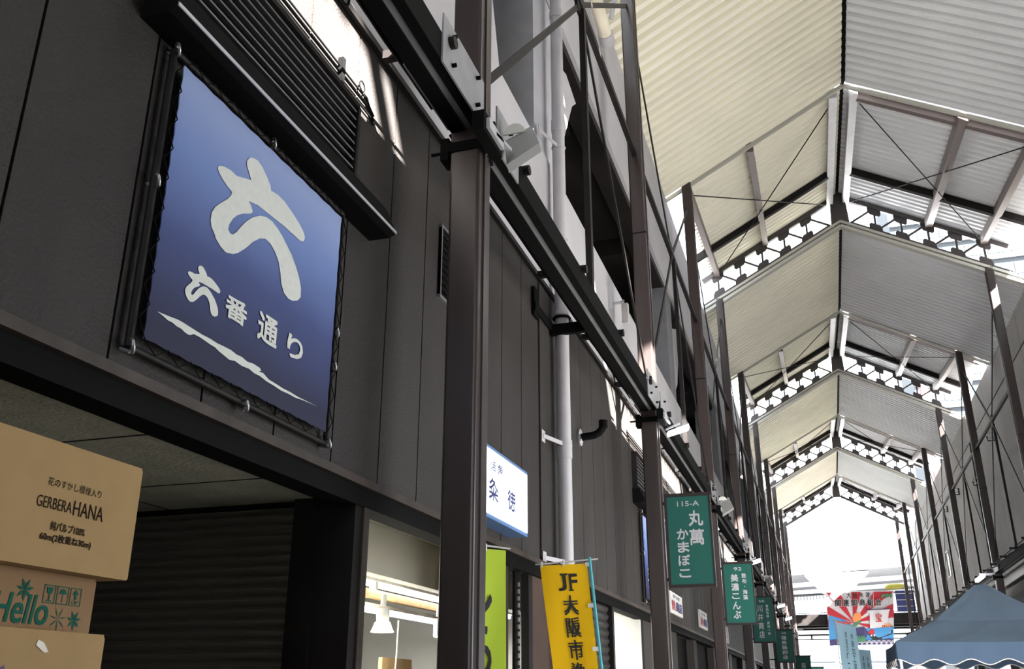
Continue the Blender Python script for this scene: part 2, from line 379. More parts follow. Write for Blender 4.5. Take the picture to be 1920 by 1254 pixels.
K = 480 / 1433.0
logo = [on_sign(240 + a * K, 100 + c * K) for a, c in LOGO2] + [on_sign(220 + a * K, 440 + c * K) for a, c in LOGO3] + [on_sign(240 + a * K, 100 + c * K) for a, c in LOGO2B]
swoosh = [on_sign(220 + a * K, 440 + c * K) for a, c in SWOOSH]
def street_banner(y0, y1, z0, z1, main, label, xs=-2.05):
    t = thing('street_banner', label, 'banner', (xs, (y0 + y1) / 2, z0))
    b = MB(); ny, nz = 10, 9
    # sheet with slightly scalloped laced edge
    per = []
    def edge(p, q, n, nrm):
        for i in range(n):
            f = i / n; d = 0.012 * (math.sin(f * n * math.pi * 0.999) ** 2 if n else 0)
            per.append((p[0] + (q[0] - p[0]) * f, p[1] + (q[1] - p[1]) * f))
            f2 = (i + 0.5) / n
            per.append((p[0] + (q[0] - p[0]) * f2 - nrm[0] * 0.005, p[1] + (q[1] - p[1]) * f2 - nrm[1] * 0.005))
    edge((y0, z0), (y1, z0), ny, (0, -1)); edge((y1, z0), (y1, z1), nz, (1, 0)); edge((y1, z1), (y0, z1), ny, (0, 1)); edge((y0, z1), (y0, z0), nz, (-1, 0))
    b.prism(per, lambda a, c, h: (h, a, c), xs - 0.004, xs)
    P = lambda a, c: (xs + 0.003, a, c)
    main(b, P)
    sh = b.build('printed_sheet', [M_vinyl, M_print], t)
    # pipe frame behind, lacing and eyelets
    f = MB(); e = 0.04
    cs = [(y0 - e, z0 - e), (y1 + e, z0 - e), (y1 + e, z1 + e), (y0 - e, z1 + e)]
    for i in range(4):
        p, q = cs[i], cs[(i + 1) % 4]; f.tube([(xs - 0.02, *p), (xs - 0.02, *q)], 0.014, 8)
    pf = f.build('pipe_frame', M_dark, t)
    l = MB()
    def lace(p, q, o, n):
        pts = []
        for i in range(n + 1):
            fr = i / n; c = (p[0] + (q[0] - p[0]) * fr, p[1] + (q[1] - p[1]) * fr)
            k = 0 if i % 2 == 0 else 1
            pts.append((xs + 0.006, c[0] + o[0] * k * e, c[1] + o[1] * k * e))
        l.tube(pts, 0.0025, 5)
    lace((y0, z0), (y1, z0), (0, -1), ny * 2); lace((y1, z0), (y1, z1), (1, 0), nz * 2); lace((y0, z1), (y1, z1), (0, 1), ny * 2); lace((y0, z0), (y0, z1), (-1, 0), nz * 2)
    l.build('lacing_cord', M_black, sh)
    for (yy, zz) in ((y0 - e, z0 - e), (y0 - e, (z0 + z1) / 2 + 0.03), (y0 - e, z1 + e), ((y0 + y1) / 2, z0 - e - .01), (y1 + e, z0 - e), (y1 + e, z0 + 0.5), (y1 + e, z0 + 0.33), ((y0 + y1) / 2, z1 + e)):
        r = MB(); r.ring((xs - 0.005, yy, zz), (0.5, 0.6, 0.2), 0.022, 0.006); r.tube([(WX - 0.01, yy, zz), (xs - 0.01, yy, zz - 0.02)], 0.006, 6)
        r.build('eye_bolt', M_steel, pf)
    return t
def main_six(b, P):
    b.poly([P(*p) for p in logo], 1)
    # small repetition of the same brush mark
    ys = [p[0] for p in logo]; zs = [p[1] for p in logo]
    cy, cz = sum((min(ys), max(ys))) / 2, sum((min(zs), max(zs))) / 2
    s = 0.325; oy, oz = on_sign(383, 541)
    b.poly([P(oy + (p[0] - cy) * s * 0.92, oz + (p[1] - cz) * s) for p in logo], 1)
    for ch, (u0, v0, u1, v1) in (('番', (426, 547, 465, 618)), ('通', (487, 580, 522, 658)), ('り', (541, 622, 569, 684))):
        a0, c1 = on_sign(u0, v0); a1, _ = on_sign(u1, (v0 + v1) / 2); _, c0 = on_sign(u1, v1)
        text(b, ch, (a0, a1, c0, c1 ), P, 1, 0.035, shear=0.0)
    b.poly([P(*p) for p in swoosh], 1)
street_banner(2.40, 3.66, 2.70, 3.79, main_six, 'large blue banner with white brush lettering laced to the dark wall')
def main_five(b, P):
    text(b, '五', (12.15, 12.75, 3.05, 3.65), P, 1, 0.04)
    for i, ch in enumerate('五番通り'): text(b, ch, (11.98 + i * 0.25, 12.16 + i * 0.25, 2.93 - i * 0.0, 3.08), P, 1, 0.03)
    b.poly([P(11.95, 2.86), P(12.5, 2.80), P(12.95, 2.79), P(12.5, 2.76)], 1)
street_banner(11.8, 13.0, 2.70, 3.72, main_five, 'second blue banner with white lettering, mostly hidden behind the 115-A column')

# ------------------------------------------------------------------ shutter beside the recess, corner post
t = thing('rolling_shutter', 'closed black slatted rolling shutter at the left behind the boxes', 'shutter', (-3.7, 4.15, 0))
b = MB(); zz = 0.0
prof = []
while zz < 2.49:
    prof += [(0.0, zz), (0.004, zz + 0.006), (0.014, zz + 0.014), (0.020, zz + 0.024), (0.018, zz + 0.036), (0.010, zz + 0.045)]
    zz += 0.05
vs = []
for (d, z) in prof: vs += [(-5.3, 4.15 - d, z), (-2.42, 4.15 - d, z)]
b.add(vs, [(2 * i, 2 * i + 1, 2 * i + 3, 2 * i + 2) for i in range(len(prof) - 1)], 0, False)
b.build('slat_curtain', M_shutter, t)
b = MB(); b.box(-2.43, -2.30, 4.08, 4.2, 0, 2.5); b.build('guide_rail', M_dark, t)
b = MB(); b.box(-5.3, -2.42, 4.13, 4.2, 2.47, 2.5); b.build('head_box', M_black, t)
t = thing('corner_post', 'dark corner post with a shiny edge between shutter and lit shop', 'post', (-2.2, 4.19, 0))
b = MB(); b.box(-2.30, WX - 0.005, 4.1, 4.22, 0, 2.47); b.build('post_body', M_dark, t)
b = MB(); b.box(WX - 0.005, WX + 0.004, 4.18, 4.24, 0, 2.47); b.build('edge_strip', M_fascia, t)

for lab, ya, yb in (('three thin dark lines along the wall above the nearest louver', -5.0, 3.95), ('three thin dark lines along the wall above the distant louver', 11.2, 16.2)):
    t = thing('wall_lines', lab, 'cable', (WX + .02, (ya + yb) / 2, 4.6))  # draws three thin dark lines along the wall
    for k, z in enumerate((4.57, 4.61, 4.65)):
        b = MB(); b.tube([(WX + .012, ya, z), (WX + .012, yb - k * .03, z), (WX + .012, yb + .05, z - .03 - .01 * k)], 0.006, 6); b.build('cable', M_black, t)
    b = MB(); b.ring((WX + .02, yb - .12, 4.68), (1, 0, 0), .03, .004); b.build('line_loop', M_black, t)
    b = MB(); b.box(WX, WX + .03, yb - .36, yb - .33, 4.52, 4.70); b.build('strap', M_black, t)

# ------------------------------------------------------------------ lit shop
def shop():
    b = MB(); b.box(-5.6, -5.4, 4.2, 10.2, 0, 3); b.box(-5.4, -2.32, 4.22, 4.3, 0, 2.9); b.box(-5.4, WX - 0.1, 10.1, 10.2, 0, 2.9); struct(b.build('wall_shop', M_room))
    b = MB(); b.box(-5.4, WX - 0.1, 4.2, 10.2, 2.75, 2.85); struct(b.build('ceiling_shop', M_bulk))
    b = MB(); b.box(-3.3, -3.0, 4.3, 10.1, 2.40, 2.75); struct(b.build('ceiling_shop_bulkhead', M_bulk))
    # light trough: beam and tubes
    b = MB(); b.box(-3.27, -3.21, 4.4, 9.9, 2.28, 2.34); tag(b.build('timber_batten', M_wood, loc=(-3.2, 7, 2.3)), 'long orange timber batten between the strip lights in the shop', 'batten')
    for j, (x, z, lab) in enumerate(((-3.16, 2.36, 'upper fluorescent strip light along the lit shop ceiling'), (-3.3, 2.2, 'lower fluorescent strip light along the lit shop ceiling'))):
        t = thing('strip_light', lab, 'light', (x, 7.2, z))
        for k in range(3):
            y0 = 4.9 + k * 1.65; m = MB(); m.tube([(x, y0, z), (x, y0 + 1.6, z)], 0.018, 8); m.build('tube', M_tube, t)
            if k: m = MB(); m.box(x - .025, x + .025, y0 - .05, y0, z - .03, z + .04); m.build('lamp_holder', M_wgloss, t)
        m = MB(); m.box(x - 0.035, x + 0.035, 4.85, 9.9, z + 0.022, z + 0.05); m.build('batten_housing', M_wgloss, t)
    for j, (y, lab) in enumerate(((6.62, 'glowing bell-shaped spotlight hanging in the lit shop'), (7.72, 'white cylindrical spotlight at the right in the lit shop'))):
        t = thing('spotlight', lab, 'light', (-3.12, y, 2.1))
        m = MB(); m.tube([(-3.12, y, 2.30), (-3.12, y, 2.22)], 0.022, 10); m.build('mount', M_wgloss, t)
        if j == 0:
            m = MB(); m.tube([(-3.12, y, 2.2), (-3.12, y, 2.15), (-3.12, y, 2.12), (-3.12, y, 2.055)], [0.045, 0.05, 0.045, 0.05], 14); ls = m.build('lamp_shade', M_wgloss, t)
            m = MB(); m.tube([(-3.12, y, 2.10), (-3.12, y, 2.06), (-3.12, y, 2.03)], [0.055, 0.07, 0.085], 14); m.build('bulb', M_warm, ls)
        else:
            m = MB(); m.tube([(-3.12, y, 2.2), (-3.12, y, 2.06)], 0.042, 14); ls = m.build('lamp_shade', M_wgloss, t)
            m = MB(); m.tube([(-3.12, y, 2.058), (-3.12, y, 2.052)], 0.034, 14); m.build('bulb', M_warm, ls)
    m = MB(); m.tube([(-3.05, 6.75, 2.12), (-3.05, 6.74, 1.9), (-3.05, 6.70, 1.5)], 0.006, 6); tag(m.build('pull_cord', M_wgloss, loc=(-3.05, 6.75, 2.12)), 'thin white pull cord hanging below the glowing spotlight', 'cord')
    m = MB(); m.box(-3.2, -3.17, 6.75, 7.3, 1.55, 1.86); tag(m.build('wooden_board', M_wood, loc=(-3.2, 7, 1.55)), 'small pale wooden board at the foot of the lit shop view', 'board')
    ld = bpy.data.lights.new('shop_tubes', 'AREA'); ld.energy = 45; ld.shape = 'RECTANGLE'; ld.size = 0.1; ld.size_y = 4.5; ld.color = (1, 0.97, 0.88)
    lo = bpy.data.objects.new('shop_tubes', ld); COL.objects.link(lo); lo.location = (-3.45, 7.2, 2.15)
    # lower facade beyond the lit shop
    b = MB(); b.box(WX - 0.1, WX - 0.02, 7.15, 8.1, 0, 2.5); struct(b.build('wall_left_lower', M_brown))
    b = MB(); b.box(WX - 0.15, WX + 0.01, 8.1, 8.75, 0, 2.5); struct(b.build('wall_left_pier', M_panel))
    t = thing('glazed_door_frame', 'dark door frame with a bright chain guide right of the lime flag', 'door frame', (WX - 0.05, 6.8, 0))
    m = MB(); m.box(WX - 0.08, WX - 0.02, 6.45, 6.55, 0, 2.47); m.box(WX - 0.08, WX - 0.02, 7.05, 7.15, 0, 2.47); m.build('jamb', M_dark, t)
    m = MB()
    for i in range(40): m.box(WX - 0.05, WX - 0.035, 6.84, 6.87, 0.4 + i * 0.05, 0.43 + i * 0.05)
    m.build('chain_guide', M_steel, t)
    m = MB(); m.box(WX - 0.07, WX - 0.05, 6.8, 6.92, 0, 2.47); m.build('guide_channel', M_black, t)
shop()
# shutter parallel to the wall beyond the yellow flag
t = thing('rolling_shutter', 'dark rolling shutter in the shop front behind the yellow flag', 'shutter', (WX - 0.05, 9.4, 0))
b = MB(); vs = []; prof = []; zz = 0
while zz < 2.42:
    prof += [(0.0, zz), (0.014, zz + 0.02), (0.02, zz + 0.04), (0.004, zz + 0.07)]; zz += 0.08
for (d, z) in prof: vs += [(WX - 0.06 + d, 8.8, z), (WX - 0.06 + d, 10.0, z)]
b.add(vs, [(2 * i, 2 * i + 1, 2 * i + 3, 2 * i + 2) for i in range(len(prof) - 1)])
b.build('slat_curtain', M_slatd, t)
b = MB(); b.box(WX - 0.1, WX, 8.74, 8.8, 0, 2.47); b.box(WX - 0.1, WX, 10.0, 10.08, 0, 2.47); b.build('guide_rail', M_dark, t)

# far shop fronts along the left building
def far_fronts():
    b = MB(); b.box(-5.5, -5.3, 10.2, 62, 0, 2.6); b.box(-5.3, WX - 0.1, 10.2, 62, 2.47, 2.56)
    struct(b.build('wall_shop_far', M_room))
    b = MB()
    for y0, y1 in ((11.95, 12.6), (14.2, 14.7), (16.6, 17.0), (19.5, 20.3), (22.6, 23.2), (26.0, 27.0), (30, 31), (34, 35), (38, 39.5), (43, 44), (48, 49), (53, 54)):
        b.box(-5.3, WX - 0.03, y0, y1, 0, 2.47)
    struct(b.build('wall_left_piers', M_panel))
    b = MB(); b.box(-5.3, WX - .06, 11.88, 11.945, 0, 2.47); b.box(-3.62, -3.60, 11.87, 11.88, 0, 2.47); struct(b.build('wall_shop_side', M_room))
    b = MB()
    for y0, y1 in ((12.6, 14.2), (14.7, 16.6), (17.0, 19.5), (20.3, 22.6), (23.2, 26.0), (27, 30), (31, 34), (35, 38)):
        b.box(WX - 0.25, WX - 0.15, y0, y1, 1.9, 2.47)
        n = 3
        for k in range(n + 1):
            yy = y0 + (y1 - y0) * k / n; b.box(WX - 0.22, WX - 0.14, yy - 0.04, yy + 0.04, 0, 2.0)
    struct(b.build('window_1', M_black))
    ld = bpy.data.lights.new('second_shop_light', 'AREA'); ld.energy = 45; ld.shape = 'RECTANGLE'; ld.size = 0.3; ld.size_y = 1.4; ld.color = (1, 0.93, 0.78)
    lo = bpy.data.objects.new('second_shop_light', ld); COL.objects.link(lo); lo.location = (-3.4, 11.1, 2.4)
    ld = bpy.data.lights.new('far_shop_light', 'AREA'); ld.energy = 60; ld.shape = 'RECTANGLE'; ld.size = 0.3; ld.size_y = 20
    lo = bpy.data.objects.new('far_shop_light', ld); COL.objects.link(lo); lo.location = (-3.6, 22, 2.4)
    for i, y in enumerate((11.6, 15.6, 18.5, 21.3, 24.8)):
        m = MB(); m.tube([(WX - 0.5, y, 2.28), (WX - 0.5, y + 0.35, 2.28)], 0.03, 8)
        tag(m.build('shop_lamp', M_tube, loc=(WX - 0.5, y, 2.28)), 'small bright lamp inside the %s far shop front beyond the yellow flag' % ('first', 'second', 'third', 'fourth', 'fifth')[i], 'light', 'lamps in the far shops')
    # small enamel plates on the dark wall
    for i, (y0, y1, z0, z1) in enumerate(((13.9, 15.1, 2.70, 3.0), (17.2, 18.3, 2.70, 3.0))):
        t = thing('shop_plate', ('white plate with red and blue lettering low on the dark wall beside the 115-A column', 'second white plate with lettering, farther along the dark wall')[i], 'sign', (WX + 0.02, (y0 + y1) / 2, z0))
        m = MB(); m.box(WX + 0.002, WX + 0.03, y0, y1, z0, z1); P = lambda a, c: (WX + 0.033, a, c)
        text(m, 'かつお', (y0 + 0.25, y1 - 0.3, z1 - 0.08, z1 - 0.03), P, 1, 0.01)
        text(m, '鮮魚', (y0 + 0.1, y0 + 0.45, z0 + 0.04, z1 - 0.11), P, 2, 0.02)
        text(m, '商店', (y0 + 0.5, y1 - 0.08, z0 + 0.04, z1 - 0.11), P, 1, 0.03)
        m.build('plate', [M_wplast, M_litink, M_red], t)
    t = thing('slatted_plaque', 'row of four pale vertical strips on the dark wall below the 92 sign', 'plaque', (WX + 0.02, 21.5, 2.65))
    for k in range(4):
        m = MB(); m.box(WX + 0.005, WX + 0.03, 21 + k * .35, 21.15 + k * .35, 2.65, 3.0); m.build('strip', M_wplast, t)
far_fronts()

# illuminated shop sign box
t = thing('light_box_sign', 'glowing white box sign with blue rim on the wall behind the nearest column', 'sign', (-2.03, 5.8, 2.64))
b = MB(); b.box(WX, -1.97, 5.55, 6.53, 2.655, 3.125)
b.build('casing', M_blue, t)
b = MB(); b.box(-1.97, -1.962, 5.57, 6.505, 2.68, 3.10); P = lambda a, c: (-1.959, a, c)
text(b, '活', (5.68, 5.78, 2.965, 3.03), P, 1, 0.02); text(b, '魚', (5.82, 5.93, 2.965, 3.035), P, 1, 0.02)
text(b, '粂', (5.64, 5.83, 2.77, 2.915), P, 1, 0.02); text(b, '徳', (6.03, 6.21, 2.77, 2.91), P, 1, 0.02)
b.build('lit_face', [M_lit, M_litink], t)

# downpipe with collars and brackets
t = thing('downpipe', 'tall pale grey downpipe running up the left wall', 'pipe', (-1.99, 7.71, 0))
b = MB(); b.tube([(-1.99, 7.71, 0), (-1.99, 7.71, 10.6)], 0.062, 18); pipe = b.build('pipe', M_pipe, t)
for z, h in ((6.85, 0.13), (4.85, 0.05), (3.58, 0.16), (2.57, 0.08), (8.2, 0.08)):
    b = MB(); b.tube([(-1.99, 7.71, z - h / 2), (-1.99, 7.71, z + h / 2)], 0.069, 18); b.build('collar', M_pipe, pipe)
for z in (6.60, 5.6, 3.62, 2.62):
    b = MB(); b.ring((-1.99, 7.71, z), (0, 0, 1), 0.066, 0.006, seg=16); b.bar((WX + 0.024, 7.35, z), (-1.99, 7.65, z), 0.01, 0.035); b.box(WX + 0.024, -2.08, 7.31, 7.41, z - .05, z + .05)
    b.build('wall_bracket', M_pipe, t)
t = thing('elbow_pipe', 'short black elbow pipe sticking out beside the grey downpipe', 'pipe', (WX + .01, 8.72, 3.95))
b = MB(); b.tube([(WX + .03, 8.72, 3.95), (WX + .15, 8.72, 3.96), (WX + .20, 8.72, 3.98), (WX + .235, 8.72, 4.02), (WX + .245, 8.72, 4.09)], 0.038, 12); b.tube([(WX + .244, 8.72, 4.03), (WX + .245, 8.72, 4.10)], 0.044, 12); b.build('pipe', M_black, t)
b = MB(); b.tube([(WX + .004, 8.72, 3.95), (WX + .02, 8.72, 3.95)], 0.085, 16); b.build('flange', M_steel, t)
# black clamp bracket across the pipe
t = thing('pipe_clamp', 'black steel clamp bracket gripping the downpipe below the cable rail', 'bracket', (-2.0, 7.8, 4.85))
b = MB(); b.box(WX + .005, -2.07, 7.10, 7.24, 4.62, 4.88); b.box(-2.09, -1.76, 7.62, 7.67, 4.62, 4.72); b.box(-2.08, -2.06, 7.10, 7.66, 4.66, 4.74); b.ring((-1.99, 7.71, 4.80), (0, 0, 1), 0.075, 0.012); b.ring((-1.99, 7.71, 4.68), (0, 0, 1), 0.075, 0.012); b.build('clamp_plate', M_black, t)

# ------------------------------------------------------------------ cardboard boxes
def carton(name, label, x1, dx, y0, y1, z0, z1, m, ink, draw, rot=0.0):
    t = thing('cardboard_box', label, 'box', (x1 - dx / 2, (y0 + y1) / 2, z0)); r = 0.006
    b = MB(); x0 = x1 - dx
    ring = lambda x, k: [(x, y0 + k, z0 + r * .5), (x, y1 - k, z0 + r * .5), (x, y1 - k, z1), (x, y0 + k, z1)]
    b.prism([(y0 + r, z0), (y1 - r, z0), (y1, z0 + r), (y1, z1 - r), (y1 - r, z1), (y0 + r, z1), (y0, z1 - r), (y0, z0 + r)], lambda a, c, h: (h, a, c), x0, x1)
    P = lambda a, c: (x1 + 0.0015, a, c)
    draw(b, P)
    b.build('carton', [m, ink, M_purple], t)
    f = MB(); yy = (y0 + y1) / 2; f.box(x0 + .002, x1 - .002, y0 + .002, y1 - .002, z1, z1 + 0.004); f.build('top_flap', m, t)
    f = MB(); f.box(x0 - .001, x1 + .0008, yy + 0.18, yy + 0.181, z0, z1 + .0045)
    t.rotation_euler.z = rot
    return t
def d1(b, P):
    text(b, '花のすかし模様入り', (1.952, 2.152, 2.112, 2.134), P, 1, 0.0)
    text(b, 'GERBERA', (1.925, 2.050, 2.053, 2.083), P, 1, 0.0); text(b, 'HANA', (2.056, 2.172, 2.050, 2.090), P, 1, 0.0)
    text(b, '純パルプ100%', (1.985, 2.112, 2.000, 2.024), P, 1, 0.02)
    text(b, '60m(2枚重ね30m)', (1.955, 2.142, 1.968, 1.993), P, 1, 0.02)
carton('box', 'tan cardboard box printed with dark lettering, top full box of the stack', -1.90, 0.40, 1.745, 2.31, 1.905, 2.228, M_card, M_ink, d1)
def palm(b, P, cy, cz, s, mi=1, thin=False):
    for k in range(7):
        a = 2 * math.pi * (k + 0.25) / 7; ca, sa = math.cos(a), math.sin(a); w = s * (0.16 if not thin else 0.05)
        pts = [(0, 0), (0.5 * s, w), (s, 0), (0.5 * s, -w)]
        b.poly([P(cy + ca * p - sa * q, cz + sa * p + ca * q) for p, q in pts], mi)
def d2(b, P):
    palm(b, P, 1.995, 1.852, 0.030); palm(b, P, 2.185, 1.788, 0.027); palm(b, P, 2.125, 1.788, 0.034, thin=True)
    text(b, 'Hello', (1.90, 2.085, 1.768, 1.842), P, 1, 0.03, shear=0.12)
    for k, ch in enumerate(('Y', 'T', '↑')):
        a0 = 2.06 + k * 0.048; e = 0.0022
        for q in ((a0, a0 + .042, 1.825, 1.825 + e), (a0, a0 + .042, 1.872 - e, 1.872), (a0, a0 + e, 1.825, 1.872), (a0 + .042 - e, a0 + .042, 1.825, 1.872)):
            b.poly([P(q[0], q[2]), P(q[1], q[2]), P(q[1], q[3]), P(q[0], q[3])], 1)
        c = a0 + 0.021
        if k == 0: b.poly([P(c - .012, 1.866), P(c + .012, 1.866), P(c + .008, 1.850), P(c - .008, 1.850)], 1); b.poly([P(c - .002, 1.85), P(c + .002, 1.85), P(c + .002, 1.832), P(c - .002, 1.832)], 1); b.poly([P(c - .01, 1.833), P(c + .01, 1.833), P(c + .01, 1.830), P(c - .01, 1.830)], 1)
        if k == 1: b.poly([P(c - .015, 1.852), P(c + .015, 1.852), P(c + .008, 1.863), P(c, 1.867), P(c - .008, 1.863)], 1); b.poly([P(c - .001, 1.852), P(c + .001, 1.852), P(c + .001, 1.830), P(c - .001, 1.830)], 1)
        if k == 2: b.poly([P(c - .012, 1.855), P(c + .012, 1.855), P(c, 1.868)], 1); b.poly([P(c - .004, 1.855), P(c + .004, 1.855), P(c + .004, 1.842), P(c - .004, 1.842)], 1); text(b, 'UP', (c - .012, c + .012, 1.829, 1.839), P, 1, 0.0)
carton('box', 'brown cardboard box printed with green flowers, second in the stack', -1.955, 0.36, 1.70, 2.25, 1.7535, 1.900, M_card2, M_green_ink, d2)
def d3(b, P): b.poly([P(1.84, 1.62), P(1.90, 1.665), P(1.905, 1.66), P(1.87, 1.60)], 2)
t3 = carton('box', 'plain tan cardboard box with a scrap of tape, third down the stack', -1.885, 0.42, 1.68, 2.235, 1.3515, 1.748, M_card, M_ink, d3)
m = MB(); m.poly([(-1.8830, 1.995, 1.728), (-1.8830, 2.015, 1.722), (-1.8830, 2.035, 1.700), (-1.8830, 2.02, 1.698), (-1.8830, 1.99, 1.715)]); m.build('tape_scrap', M_tape, t3)
carton('box', 'cardboard box at the bottom of the stack, below the frame', -1.90, 0.42, 1.68, 2.2, 0.95, 1.346, M_card, M_ink, lambda b, P: None)
t = thing('pallet_stand', 'stand carrying the stack of cardboard boxes, below the frame', 'stand', (-2.1, 1.95, 0))
b = MB(); b.box(-2.32, -1.88, 1.68, 2.22, 0.88, 0.95); b.build('stand_top', M_wood, t)
for sx in (-2.28, -1.92):
    for sy in (1.72, 2.18): b = MB(); b.box(sx - .03, sx + .03, sy - .03, sy + .03, 0, 0.88); b.build('leg', M_wood, t)
b = MB(); b.tube([(-2.0, 1.722, 2.232), (-2.0, 1.722, 2.262), (-2.0, 1.722, 2.268), (-2.0, 1.722, 2.278), (-2.0, 1.722, 2.288)], [0.028, 0.024, 0.034, 0.034, 0.012], 16)
tag(b.build('wrapped_roll', M_card, loc=(-2.0, 1.722, 2.232)), 'tan rolled paper bundle standing on the top box at the left edge', 'roll')

# ------------------------------------------------------------------ columns
def rrect(w, h, r, n=3):
    pts = []
    for cx, cy, a0 in ((w / 2 - r, h / 2 - r, 0), (-w / 2 + r, h / 2 - r, 90), (-w / 2 + r, -h / 2 + r, 180), (w / 2 - r, -h / 2 + r, 270)):
        for i in range(n + 1):
            a = math.radians(a0 + 90 * i / n); pts.append((cx + r * math.cos(a), cy + r * math.sin(a)))
    return pts
def make_column(x, y, ztop, label, group):
    t = thing('steel_column', label, 'column', (x, y, 0), group)
    b = MB(); b.prism([(x + a, y + c) for a, c in rrect(0.18, 0.20, 0.018)], lambda a, c, h: (a, c, h), 0.02, ztop); b.build('shaft', M_col, t)
    b = MB(); b.box(x - .16, x + .16, y - .16, y + .16, 0, 0.02); b.build('base_plate', M_dark, t)
    sgn = -1 if x < RX else 1
    b = MB(); b.box(x + 0.089, x + 0.10, y - 0.03, y + 0.03, 0.02, ztop - .1) if sgn < 0 else b.box(x - 0.10, x - 0.089, y - 0.03, y + 0.03, 0.02, ztop - .1)
    b.build('cable_channel', M_col, t)
    b = MB(); b.box(x - .095, x + .095, y - .105, y + .105, 6.9, 6.915); b.build('splice_plate', M_dark, t)
    b = MB(); b.box(x - .10, x + .10, y - .11, y + .11, 4.50, 4.56)
    b.tube([(x - 0.22, y - .06, 4.53), (x + 0.14, y - .06, 4.53)], 0.01, 6); b.box(x - .15, x - .10, y - .1, y + .02, 4.46, 4.60)
    b.build('clamp_band', M_black, t)
    return t
LZ = zlow(LX) + 0.02
names = ['nearest dark brown steel column crossing the whole frame beside the lit shop', 'dark brown steel column carrying the green 115-A sign', 'dark brown steel column carrying the green 92 sign',
         'dark brown steel column carrying the green 66 sign', 'dark brown steel column carrying the green 48 sign', 'sixth column of the left row, behind the green 48 sign',
         'seventh column of the left row, fourth from the far end', 'eighth column of the left row, third from the far end', 'ninth column of the left row, second from the far end', 'farthest column of the left row at the bright opening']
c0 = make_column(LX, COLY[0], LZ, names[0], 'left row of columns')
for k in range(1, 10): dup(c0, (LX, COLY[k], 0), names[k])
rn = ['column of the right row nearest the right edge, mostly out of frame', 'nearest full column of the right row, at the near truss end', 'second right-hand column, standing beside the blue-grey tent peak', 'third right-hand column beyond the tent',
      'fourth right-hand column beyond the tent', 'fifth right-hand column, left of the pair of wall windows', 'sixth right-hand column, second from the far end', 'farthest column of the right row at the bright opening']
RZ = zlow(CX) + 0.02
c1 = make_column(CX, COLY[2], RZ, rn[0], 'right row of columns')
for k in range(3, 10): dup(c1, (CX, COLY[k], 0), rn[k - 2])

# bracing in each bay: strut, chevrons and hanger
def bracing(x, y0, y1, label, group):
    ym = (y0 + y1) / 2; N = (x, ym, 8.03)
    t = thing('bay_bracing', label, 'bracing', N, group)
    b = MB(); b.bar((x, y0 + .1, 8.03), (x, y1 - .1, 8.03), 0.06, 0.07); b.build('horizontal_strut', M_dark, t)
    for (yy, zz) in ((y0 + .1, 5.05), (y1 - .1, 5.05), (y0 + .1, 10.35), (y1 - .1, 10.35)):
        b = MB(); b.bar((x, yy, zz), N, 0.02, 0.055); b.build('diagonal_brace', M_dark, t)
    b = MB(); b.bar((x + .02, ym, 7.95), (x + .02, ym, 4.92), 0.055, 0.075); hg = b.build('hanger', M_dark, t)
    b = MB(); b.box(x - .015, x + .015, ym - .16, ym + .16, 7.88, 8.18); b.build('gusset_plate', M_dark, t)
    b = MB(); b.tube([(x + .02, ym, 4.98), (x + .02, ym, 4.84)], [0.03, 0.045], 8); b.build('hanger_shoe', M_black, hg)
    return t
ordn = ['first', 'second', 'third', 'fourth', 'fifth', 'sixth', 'seventh', 'eighth', 'ninth']
b0 = bracing(LX, COLY[0], COLY[1], 'dark steel bracing between the nearest column and the 115-A column', 'left row bracing')
off = Vector((LX, 0, 8.03))
for k in range(1, 9): dup(b0, (LX, COLY[k] + 3, 8.03), 'dark steel bracing in the %s bay of the left column row' % ordn[k])
b1 = bracing(CX, COLY[3], COLY[4], 'dark crossed bracing in the nearest right-hand bay above the tent', 'right row bracing')
for k in range(4, 9): dup(b1, (CX, COLY[k] + 3, 8.03), 'dark crossed bracing in the %s bay of the right column row' % ordn[k - 3])

